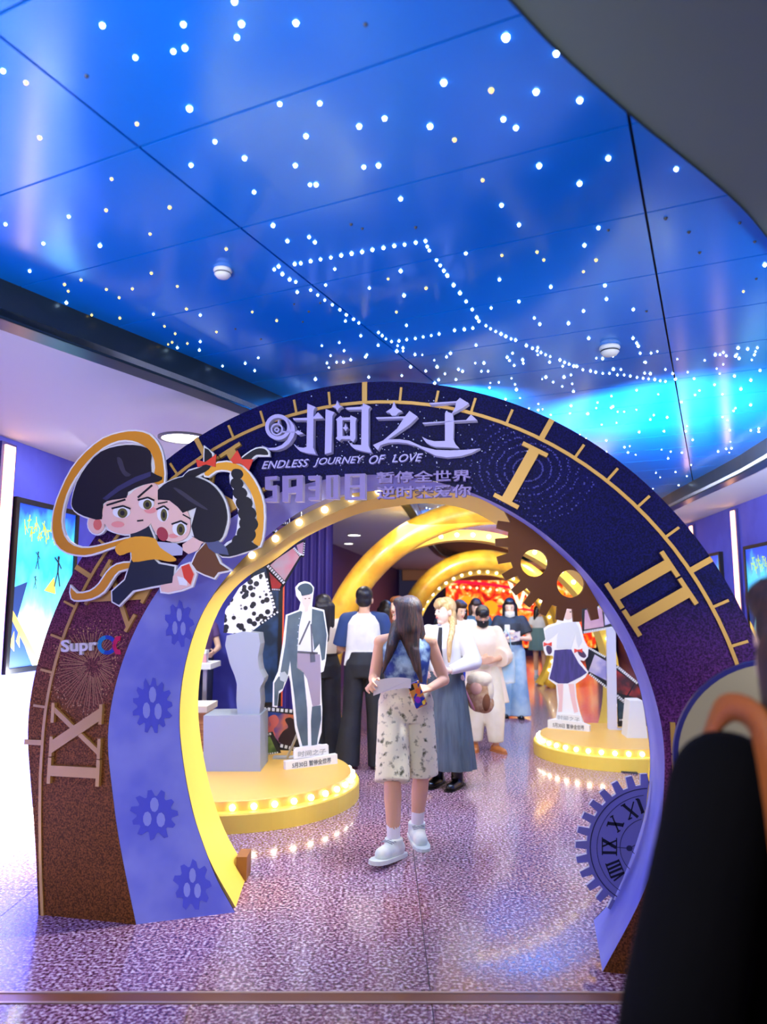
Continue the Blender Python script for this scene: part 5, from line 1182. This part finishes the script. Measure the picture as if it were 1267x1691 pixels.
    if 'top' in P:
        q = P['top']; Bt = Blob(); hem = q['hem']; ea = q.get('ease', .014); rows = [(0, .006, hem, q.get('hw', .17), q.get('hd', .125))]
        for z, rx, ry, cy in TR[2:]:
            if z > hem+.03: rows.append((0, cy, z, max(rx+ea, q.get('mw', 0) if z < 1.3 else 0), ry+ea))
        if hem > 1.04: rows = [(0, .0, hem, .148+ea, .105+ea)]+rows[1:]
        rows[-1] = (0, .02, 1.375, .066, .06)
        Bt.loft(rows)
        sl = q.get('sleeve', .5)
        for n, (S, E, Wr) in arms.items():
            s = -1 if n == 'R' else 1; w0, w1 = q.get('sw', (.062, .06))
            Bt.cone(V((.06*s, .015, 1.335)), S if sl > 0 else S*.9+V((0, 0, .13)), .052, .058 if sl > 0 else .05)
            if sl <= 0: continue
            Bt.ball(S, (w0,)*3)
            if q.get('sleeve_m'): continue
            if sl <= 1: Bt.cone(S, S.lerp(E, sl), w0, w1, 18, False)
            else: Bt.cone(S, E, w0, w1, 18, False).ball(E, (w1,)*3).cone(E, E.lerp(Wr, sl-1), w1, q.get('cuff', .042), 18, False)
        Bt.build('shirt', q['m'], root, .008*fq, 3, k)
        if q.get('sleeve_m'):
            for n, (S, E, Wr) in arms.items():
                s = -1 if n == 'R' else 1; w0, w1 = q.get('sw', (.062, .06)); Bs = Blob()
                Bs.cone(V((.085*s, .015, 1.345)), S, .05, w0+.004).cone(S, S.lerp(E, min(1, sl)), w0+.004, w1+.004, 18, False); Bs.build('sleeve', q['sleeve_m'], root, .008*fq, 3, k)
        if q.get('collar'):
            g = G(); g.tube([(V((.062*math.cos(a), .02+.058*math.sin(a), 1.385+.012*math.sin(a)))*k) for a in [2*math.pi*i/20 for i in range(20)]], .012*k, 6, closed=True); mk('collar', g.v, g.f, q['collar'], root, True, local=True)
        if q.get('tie'):
            g = G(); y = -.128; g.plate([(-.016, 1.36), (.016, 1.36), (.022, 1.2), (.03, 1.08), (0, 1.04), (-.03, 1.08), (-.022, 1.2)], lambda u, v, d: V((u, -.09-.035*min(1, (1.38-v)/.15)-d, v))*k, 0, .008); mk('necktie', g.v, g.f, q['tie'], root, local=True)
    # hair
    hm = P.get('hair', h_black); Hs = Blob(); st = P.get('style', 'long')
    if st == 'short':
        Hs.ball((0, .03, .045), (.082, .088, .085), Mh).ball((0, .05, -.01), (.074, .06, .06), Mh).ball((0, -.02, .085), (.066, .07, .045), Mh)
    else:
        Hs.ball((0, .026, .045), (.085, .092, .09), Mh).ball((0, -.03, .085), (.068, .058, .042), Mh).ball((0, .05, -.03), (.08, .058, .09), Mh)
        if P.get('bangs'): Hs.ball((0, -.072, .06), (.06, .022, .036), Mh)
        for (a, b, r0, r1) in P.get('locks', []): Hs.cone(Mh @ V(a) if len(a) == 3 else a, Mh @ V(b), r0, r1, 14)
        for a, b, r0, r1 in P.get('wlocks', []): Hs.cone(a, b, r0, r1, 14)
    Hs.build('hair', hm, root, .0075*fq, 3, k)
    if P.get('mask'):
        g = G(); vs = []; zc_ = P.get('mask_z', -.05)
        for j in range(7):
            for i in range(13):
                a = math.radians(-68+136*i/12); v = -1+2*j/6; r = .071+.012*math.cos(a)*(1-v*v*.5); vs.append((Mh @ V((r*math.sin(a)*.98, -.012-r*math.cos(a)*(1.02-.06*max(0, -v)), zc_+.046*v*(1-.25*abs(math.sin(a))))))*k)
        fs = [(j*13+i, j*13+i+1, (j+1)*13+i+1, (j+1)*13+i) for j in range(6) for i in range(12)]
        mk('face_mask', vs, fs, P['mask'], root, True, local=True)
    return root, k
def fl(px, py): p = at_z(px, py, 0); return V((p.x, p.y, 0))
def local_pt(root, p, k=1):
    """figure space -> world"""
    c, s = math.cos(root.rotation_euler.z), math.sin(root.rotation_euler.z); p = V(p)*k
    return V((root.location.x+c*p.x-s*p.y, root.location.y+s*p.x+c*p.y, root.location.z+p.z))
D = math.radians
back_locks = [((-.05, .06, 0), (-.06, .085, -.3), .06, .035), ((.05, .06, 0), (.06, .085, -.3), .06, .035), ((0, .07, 0), (0, .1, -.32), .07, .04)]
side_locks = [((-.075, .01, .0), (-.095, .0, -.25), .03, .02), ((.075, .01, .0), (.095, .0, -.25), .03, .02)]
blk = mat('black_cloth', (26, 27, 32), .7, c2=(36, 38, 44), ns=5, bump=.2); wcl = mat('white_cloth', (236, 238, 242), .7, c2=(222, 224, 232), ns=5, bump=.25, bs=6)
creamc = mat('cream_cloth', (238, 218, 196), .7, c2=(246, 230, 212), ns=4, bump=.25, bs=6); creamp = mat('cream_trouser', (240, 232, 212), .7, c2=(228, 218, 190), ns=4, bump=.25)
shoe_w = mat('white_leather', (232, 240, 238), .4, c2=(206, 222, 226), ns=9); shoe_k = mat('black_leather', (20, 20, 24), .25)
# the walking visitor in the opening
tie = mat('tie_dye_blue', (26, 60, 140), .7, c2=(170, 206, 232), ns=9, nd=4, lo=.42, hi=.62, bump=.15)
speck = mat('speckled_twill', (238, 234, 204), .75, c2=(84, 86, 56), ns=24, nd=5, lo=.54, hi=.68, bump=.2, bs=5)
w_pos = V((.15, 4.86, 0))
walker, kw = person('woman in blue tie-dye tank top and speckled cream culottes walking out of the arch', w_pos, D(4), 1.615, dict(
    skin=sk2, hair=h_brown, yaw=-118, pitch=2, vox=.0055, hs=1.0,
    armR=((-.215, .0, 1.075), (-.225, -.2, 1.055)), handR=(-.35, -.8, .12), palmR=(.7, -.2, -.6), curlR=.75,
    armL=((.262, .03, 1.06), (.135, -.17, 1.03)), handL=(-.75, -.55, .0), palmL=(-.3, .4, -.9), curlL=.7,
    legR=((-.105, -.15, .475), (-.1, -.19, .105)), legL=((.1, .02, .46), (.085, .16, .095)), toeR=-34, pitchR=.12, toeL=4,
    top=dict(m=tie, hem=1.0, sleeve=0, hw=.152, hd=.112, ease=.008), pants=dict(m=speck, hem=.45, wt=.1, wk=.112, wh=.114, ease=.016, top=1.03),
    sock=mat('white_sock', (238, 236, 246), .8), sock_h=.36, shoe=dict(m=shoe_w, bulk=1.34, laces=mat('grey_lace', (150, 160, 176), .6), high=.02),
    wlocks=[((.01, -.03, 1.54), (.015, -.055, 1.40), .086, .08), ((.015, -.055, 1.40), (.035, -.085, 1.25), .076, .046), ((.04, -.095, 1.26), (.085, -.14, 1.07), .042, .012), ((.02, -.1, 1.3), (.05, -.14, 1.14), .035, .012),
            ((-.06, -.02, 1.42), (-.105, -.09, 1.29), .045, .036), ((-.105, -.09, 1.29), (-.165, -.11, 1.12), .034, .008), ((.02, .07, 1.5), (.04, .08, 1.3), .07, .06), ((.06, .03, 1.5), (.1, .0, 1.3), .055, .045), ((.1, .0, 1.3), (.115, -.04, 1.2), .045, .02)]))
def at_fig(root, k, F_): return lambda u, v, d=0: local_pt(root, F_(u, v, d), k)
# things she holds
PH = lambda u, v, d: V((.03, -.265, 1.03)) + V((.5, -.25, .42)).normalized()*u + V((-.34, -.1, .93)).normalized()*v + V((.1, -.95, -.1)).normalized()*d
PH = lambda u, v, d: V((.045, -.255, 1.0)) + V((.93, .05, .36)).normalized()*u + V((-.36, -.1, .93)).normalized()*v + V((.05, -.99, -.1)).normalized()*d
ph = empty('phone', local_pt(walker, PH(0, -.08, 0), kw), 'phone in a colourful patterned case held by the walking woman', 'phone')
pl('case', [[(-.038, -.08), (.038, -.08), (.038, .08), (-.038, .08)]], mat('phone_case', (40, 60, 170), .3, c2=(226, 150, 60), ns=30, nd=1, lo=.47, hi=.55), at_fig(walker, kw, PH), -.005, .006, ph)
pl('lens_block', [[(-.034, .04), (-.004, .04), (-.004, .075), (-.034, .075)]], black, at_fig(walker, kw, PH), .006, .009, ph)
pl('case_sticker', [ell(.012, .02, .016, .02, 12)], mat('sticker_orange', (240, 110, 50), .4), at_fig(walker, kw, PH), .006, .0068, ph)
pl('case_sticker', [ell(-.008, -.03, .018, .022, 12)], mat('sticker_violet', (150, 50, 200), .4), at_fig(walker, kw, PH), .006, .0068, ph)
pl('case_sticker', [ell(.02, -.06, .01, .014, 10)], mat('sticker_yellow', (250, 220, 70), .4), at_fig(walker, kw, PH), .006, .0068, ph)
PP = lambda u, v, d: V((-.235+u, -.29-.25*u*u, 1.045+v+.03*math.sin(u*9))) + V((0, -1, .15))*d
g = G(); cols = 10; L0 = []
for i in range(cols+1): L0.append((.0+.235*i/cols, -.045+.02*(i/cols)))
L1 = [(u, .045-.012*(u/.235)) for u, v in reversed(L0)]
pl('paper_folder', [L0+L1], mat('folder_paper', (232, 230, 236), .6), at_fig(walker, kw, PP), -.002, .002, org=local_pt(walker, (-.12, -.3, 1.0), kw))['label'] = 'white folded paper folder held in the walking woman\'s right hand'
bpy.data.objects['paper_folder']['category'] = 'folder'
pl('watch', [[(-.03, -.016), (.03, -.016), (.03, .016), (-.03, .016)]], black, at_fig(walker, kw, lambda u, v, d: V((.158, -.135, 1.035)) + V((.25, -.1, 0))*0 + V((.1, .06, .95)).normalized()*u + V((-.7, -.7, 0)).normalized()*v + V((.5, -.8, .1)).normalized()*(d+.02)), .0, .012, walker) if False else None
# others: (label, floor point, rotation, height, spec)
raglan = mat('navy_sleeve', (36, 62, 112), .7, bump=.2)
p, k = person('man seen from behind in white raglan shirt with navy sleeves and black trousers', fl(601, 1268), D(176), 1.745, dict(
    skin=sk2, hair=h_black, style='short', face=False, armR=((-.235, -.02, 1.07), (-.15, -.22, 1.02)), armL=((.225, -.02, 1.07), (.12, -.22, 1.02)),
    top=dict(m=wcl, hem=.9, sleeve=.95, hw=.19, hd=.13, mw=.172, sleeve_m=raglan, sw=(.066, .07)), pants=dict(m=blk, hem=.03, wt=.098, wk=.088, wh=.12), shoe=dict(m=shoe_k), legR=((-.11, -.0, .47), (-.15, .0, .08)), legL=((.11, .0, .47), (.15, .02, .08))))
person('woman in cream blouse and black wide trousers standing behind the cap man standee', V((-.63, 7.5, 0)), D(205), 1.67, dict(
    hair=h_black, face=False, armR=((-.2, -.02, 1.06), (-.1, -.22, 1.0)), armL=((.235, .02, 1.06), (.3, -.2, 1.02)), locks=back_locks, armR_=0,
    top=dict(m=mat('cream_blouse', (244, 236, 220), .7, bump=.2), hem=.96, hw=.17, hd=.12, sleeve=.5, sw=(.07, .07)), pants=dict(m=blk, hem=.03, wt=.105, wk=.11, wh=.135, belt=black), shoe=dict(m=shoe_k)))
person('auburn haired woman half hidden between the man and the walking woman', V((.165, 8.3, 0)), D(-35), 1.66, dict(
    hair=h_red, skin=sk1, yaw=-5, locks=back_locks+side_locks, top=dict(m=mat('rust_top', (120, 60, 50), .7), hem=.9, sleeve=.6), pants=dict(m=blk, hem=.05, wt=.1, wk=.09, wh=.1), shoe=dict(m=shoe_k)))
person('dark haired person in navy behind the right shoulder of the white shirt man', V((.03, 9.3, 0)), D(170), 1.62, dict(
    hair=h_black, face=False, locks=back_locks, top=dict(m=mat('navy_top', (28, 40, 66), .7), hem=.88, sleeve=.6), pants=dict(m=blk, hem=.05, wt=.1, wk=.09, wh=.1), shoe=dict(m=shoe_k)))
skirt_g = mat('slate_skirt', (82, 94, 100), .75, c2=(66, 76, 82), ns=6, stretch=(4, 4, .4))
blon, kb = person('blonde woman with a long braid in white shirt, black tie and grey maxi skirt', fl(738, 1298), D(-28), 1.625, dict(
    hair=h_blond, skin=sk3, yaw=-32, bangs=True, armR=((-.235, -.02, 1.07), (-.12, -.2, 1.0)), armL=((.265, .0, 1.07), (.12, -.2, 1.0)), curlL=.8,
    locks=[((0, .06, -.02), (.02, .075, -.14), .06, .045)], wlocks=[((.085, -.02, 1.42), (.11, -.1, 1.33), .028, .026), ((.11, -.1, 1.33), (.105, -.145, 1.24), .028, .024), ((.105, -.145, 1.24), (.1, -.15, 1.15), .025, .022), ((.1, -.15, 1.15), (.095, -.145, 1.07), .023, .012)],
    top=dict(m=wcl, hem=.97, hw=.158, hd=.12, mw=.158, sleeve=1.95, sw=(.072, .075), cuff=.04, collar=wcl, tie=mat('black_tie', (18, 18, 24), .5)),
    skirt=dict(m=skirt_g, top=1.04, hem=.16, r0=.14, r1=.26, np=13, pleat=.045), shoe=dict(m=shoe_k, bulk=1.2, high=.1)))
def tote(name, label, c, w, h, t, m, rot=0, handles=True, hm=None):
    c = V(c); R = Matrix.Rotation(rot, 3, 'Z'); root = empty(name, c, label, 'bag')
    b = Blob(); b.loft([(0, 0, 0, w/2, t/2), (0, 0, h*.5, w/2*1.06, t/2*1.15), (0, 0, h, w/2*.94, t*.3)], 20)
    b.build('bag_body', m, root, .008, 2); root.rotation_euler.z = rot
    if handles:
        g = G(); g.tube([(-w*.3, 0, h*.97), (-w*.25, 0, h*1.5), (0, 0, h*1.75), (w*.25, 0, h*1.5), (w*.3, 0, h*.97)], .006, 6); mk('handle', g.v, g.f, hm or m, root, True, local=True)
    return root
plush = mat('tan_plush', (196, 160, 120), .9, c2=(176, 130, 92), ns=30, bump=.5); plush_l = mat('cream_plush', (236, 222, 196), .9, bump=.4, ns=30); pinkm = mat('pink_strap', (226, 160, 170), .6)
bc = fl(738, 1298)+V((.31, .15, .60)); bg = empty('plush_bag', bc, 'plush character-free shoulder bag in tan and cream beside the grey skirt', 'bag')
bg['label'] = 'soft tan and cream plush shoulder bag hanging beside the grey skirt'
Blob().ball((0, 0, .17), (.125, .09, .17)).ball((.05, .0, .08), (.09, .085, .09)).build('bag_body', plush, bg, .008, 3)
Blob().ball((.01, -.01, .29), (.12, .09, .075)).ball((.09, .0, .2), (.05, .07, .12)).build('cream_hood', plush_l, bg, .008, 3)
Blob().ball((-.03, -.07, .22), (.055, .04, .06)).build('plush_face', mat('peach_plush', (226, 176, 150), .9), bg, .007, 2)
Blob().ball((.055, -.05, .1), (.045, .05, .085)).build('brown_patch', mat('brown_plush', (122, 72, 40), .9), bg, .007, 2)
g = G(); g.tube([(-.05, -.06, .03), (-.13, -.1, .2), (-.24, -.12, .5), (-.34, -.1, .72)], .011, 8); mk('strap', g.v, g.f, pinkm, bg, True, local=True)
mlady, km = person('woman in cream tunic and black face mask looking down at her hands', fl(800, 1238), D(0), 1.56, dict(
    hair=h_black, skin=sk2, pitch=26, head=(0, -.05, 1.485), bangs=True, mask=mat('black_mask', (22, 22, 26), .7), armR=((-.24, -.03, 1.04), (-.06, -.24, 1.02)), armL=((.24, -.03, 1.04), (.07, -.24, 1.0)), handR=(.9, -.2, 0), handL=(-.9, -.3, 0),
    top=dict(m=creamc, hem=.52, hw=.30, hd=.17, mw=.19, sleeve=1.35, sw=(.075, .105), cuff=.11), pants=dict(m=creamp, hem=.1, wt=.12, wk=.125, wh=.085), shoe=dict(m=mat('tan_leather', (190, 116, 56), .4)), legR=((-.1, -.02, .47), (-.1, .0, .08)), legL=((.11, -.08, .47), (.12, -.1, .08)), toeL=25, toeR=-8,
    locks=[((0, .07, 0), (0, .09, -.12), .06, .05)]))
g = G(); g.tube([local_pt(mlady, (.075*math.cos(a), -.05+.09*math.sin(a)-.04, 1.27+.1*math.sin(a)), km) for a in [2*math.pi*i/24 for i in range(24)]], .006, 6, closed=True); g.build('necklace', mat('gold_chain', (206, 168, 70), .3, .8), mlady, True) if False else None
r = tote('tote_bag', 'pale blue and white shopping bag hanging at the cream tunic woman\'s arm', mlady.location+V((.27, .05, .70)), .20, .34, .1, mat('sky_bag', (150, 206, 240), .6, c2=(226, 238, 246), ns=3), .3)
r = tote('gift_bag', 'flat royal blue bag between the plush bag and the cream tunic', mlady.location+V((-.29, -.06, .68)), .22, .2, .06, mat('royal_bag', (36, 62, 190), .5), .25)
jean = mat('light_denim', (132, 172, 216), .8, c2=(176, 204, 232), ns=4, bump=.25, bs=9)
jl, kj = person('woman in black shirt and wide light blue jeans with chin mask reading a leaflet', fl(846, 1184), D(-6), 1.66, dict(
    hair=h_black, skin=sk1, pitch=14, yaw=-6, mask=mat('white_mask', (228, 234, 240), .7), mask_z=-.078, armR=((-.235, -.03, 1.06), (-.09, -.24, 1.12)), armL=((.26, -.03, 1.06), (.06, -.25, 1.08)), handR=(.6, -.5, .4), handL=(-.7, -.4, .2),
    top=dict(m=blk, hem=.97, hw=.165, hd=.12, mw=.165, sleeve=.7, sw=(.075, .085)), pants=dict(m=jean, hem=.03, wt=.115, wk=.115, wh=.145), shoe=dict(m=shoe_k), locks=back_locks+side_locks, legL=((.1, -.06, .47), (.11, -.08, .08))))
LF = lambda u, v, d: V((.0+u, -.30-.3*v, 1.09+v+.15*u)) + V((0, -1, .3)).normalized()*d
lf = pl('leaflet', [[(-.1, -.06), (.11, -.06), (.11, .07), (-.1, .07)]], mat('leaflet_paper', (230, 228, 240), .6, c2=(130, 110, 190), ns=14, lo=.5, hi=.6), at_fig(jl, kj, LF), -.002, .002, org=local_pt(jl, (0, -.3, 1.02), kj))
tag(lf, 'printed leaflet held by the woman in light blue jeans', 'leaflet')
PF = lambda u, v, d: V((-.06+u, -.32, 1.2+v)) + V((0, -.5, .8)).normalized()*d
o = pl('phone', [[(-.035, -.06), (.035, -.06), (.035, .06), (-.035, .06)]], mat('pale_phone', (214, 216, 226), .3), at_fig(jl, kj, PF), -.004, .004, org=local_pt(jl, (-.06, -.32, 1.14), kj)); tag(o, 'pale phone held above the leaflet by the woman in jeans', 'phone')
w8, k8 = person('long haired woman in white shirt looking down behind the blonde woman', V((.955, 9.1, 0)), D(10), 1.63, dict(
    hair=h_brown, skin=sk1, pitch=22, yaw=18, head=(0, -.04, 1.485), armR=((-.21, -.03, 1.08), (-.02, -.22, 1.18)), armL=((.23, -.03, 1.08), (.06, -.24, 1.18)), handR=(.6, -.4, .5), locks=back_locks+[((-.075, .0, .0), (-.1, -.05, -.26), .036, .025), ((.075, .0, .0), (.1, -.05, -.26), .036, .025)],
    top=dict(m=wcl, hem=.9, sleeve=1.6, sw=(.066, .062)), pants=dict(m=blk, hem=.05, wt=.1, wk=.09, wh=.1), shoe=dict(m=shoe_k)))
person('auburn brown haired woman standing behind the masked woman', V((1.36, 10.6, 0)), D(0), 1.66, dict(
    hair=h_red if False else h_brown, skin=sk1, bangs=True, pitch=8, locks=back_locks+side_locks, top=dict(m=mat('teal_shirt', (60, 90, 110), .7), hem=.9, sleeve=.6), pants=dict(m=blk, hem=.05, wt=.1, wk=.09, wh=.1), shoe=dict(m=shoe_k)))
person('black haired person in dark clothes just behind the blonde woman', V((.99, 10.9, 0)), D(180), 1.62, dict(
    hair=h_black, face=False, locks=back_locks, top=dict(m=blk, hem=.88, sleeve=.6), pants=dict(m=blk, hem=.05, wt=.1, wk=.09, wh=.1), shoe=dict(m=shoe_k)))
g_dress = mat('teal_grey_dress', (96, 128, 134), .75, bump=.2)
gl_, kg = person('girl far off in white top and teal grey pinafore seen from behind', V((3.42, 15.9, 0)), D(160), 1.56, dict(
    hair=h_black, skin=sk2, yaw=-50, locks=[((0, .06, 0), (0, .1, -.25), .07, .05)], top=dict(m=wcl, hem=1.0, sleeve=.5, hw=.155), skirt=dict(m=g_dress, top=1.12, hem=.62, r0=.165, r1=.25, np=9), sock=mat('white_sock', (238, 236, 246), .8), sock_h=.4, shoe=dict(m=shoe_w, bulk=1.15)))
person('shop assistant in navy uniform behind the white counter in the left bay', V((-2.28, 9.0, 0)), D(25), 1.6, dict(
    hair=h_black, skin=sk1, locks=[((0, .06, 0), (0, .08, -.1), .06, .05)], armR=((-.23, -.03, 1.05), (-.12, -.25, 1.0)), armL=((.23, -.03, 1.05), (.12, -.25, 1.0)), top=dict(m=mat('uniform_violet', (96, 70, 130), .7), hem=.9, sleeve=.5), pants=dict(m=mat('uniform_navy', (24, 30, 70), .7), hem=.04, wt=.1, wk=.088, wh=.085), shoe=dict(m=shoe_k)))
# the blurred visitor close to the camera at the right edge
dkj = mat('black_jacket', (5, 5, 10), .9, c2=(9, 8, 13), ns=3, bump=.1, spec=.1)
fg, kf = person('dark jacketed person with brown hair close to the camera at the right edge', V((.648, 1.1, 0)), D(190), 1.60, dict(
    hair=h_brown, face=False, vox=.008, armR=((-.25, .05, 1.03), (-.2, -.1, .8)), armL=((.28, .05, 1.04), (.34, .02, .80)), locks=back_locks+[((.06, .06, 0), (.11, .10, -.28), .06, .03), ((-.06, .06, 0), (-.1, .09, -.3), .06, .03)], wlocks=[((.05, .06, 1.5), (.11, .1, 1.33), .065, .05), ((.11, .1, 1.33), (.13, .14, 1.15), .05, .02), ((.05, .1, 1.4), (.07, .16, 1.1), .06, .03)],
    top=dict(m=dkj, hem=.62, hw=.24, hd=.17, mw=.2, sleeve=1.95, sw=(.078, .074), cuff=.055, ease=.025), pants=dict(m=blk, hem=.04, wt=.105, wk=.1, wh=.1), shoe=dict(m=shoe_k)))
orange = mat('orange_strap', (150, 78, 16), .6)
st = empty('shoulder_bag', local_pt(fg, (.02, .19, .7), kf), 'brown shoulder bag with an orange strap over the dark jacket at the right edge', 'bag')
def strap(L, w, m, name, par):
    P_ = [local_pt(fg, p, kf) for p in L]; P_ = smooth_curve(P_, 5); l = []; r = []
    for i, p in enumerate(P_):
        t = (P_[min(i+1, len(P_)-1)]-P_[max(0, i-1)]).normalized(); o = (p-V((fg.location.x, fg.location.y, p.z))).normalized(); x = t.cross(o).normalized()*w/2
        l.append(p+x); r.append(p-x)
    n_ = len(l); q = [a+(a-V((fg.location.x, fg.location.y, a.z))).normalized()*.006 for a in l+r]
    return mk(name, l+r+q, [(i, i+1, n_+i+1, n_+i) for i in range(n_-1)]+[(2*n_+i, 2*n_+i+1, 3*n_+i+1, 3*n_+i) for i in range(n_-1)]+[(i, i+1, 2*n_+i+1, 2*n_+i) for i in range(n_-1)]+[(n_+i, n_+i+1, 3*n_+i+1, 3*n_+i) for i in range(n_-1)], m, par, True)
strap([(.13, -.10, 1.33), (.135, -.02, 1.415), (.145, .07, 1.405), (.165, .125, 1.30), (.178, .155, 1.14), (.18, .18, .96), (.175, .205, .82)], .04, orange, 'strap', st)
b = Blob(); b.loft([(.04, .255, .58, .13, .04), (.04, .26, .72, .15, .05), (.04, .25, .86, .14, .03)]); ob = b.build('bag_body', mat('brown_bag', (70, 34, 22), .6), fg, .008, 2, kf)
ob.parent = st; ob.data.transform(Matrix.Rotation(fg.rotation_euler.z, 4, 'Z')); off = V(fg.location)-V(st.location); ob.data.transform(Matrix.Translation(off))

bpy.data.scenes.remove(TS)
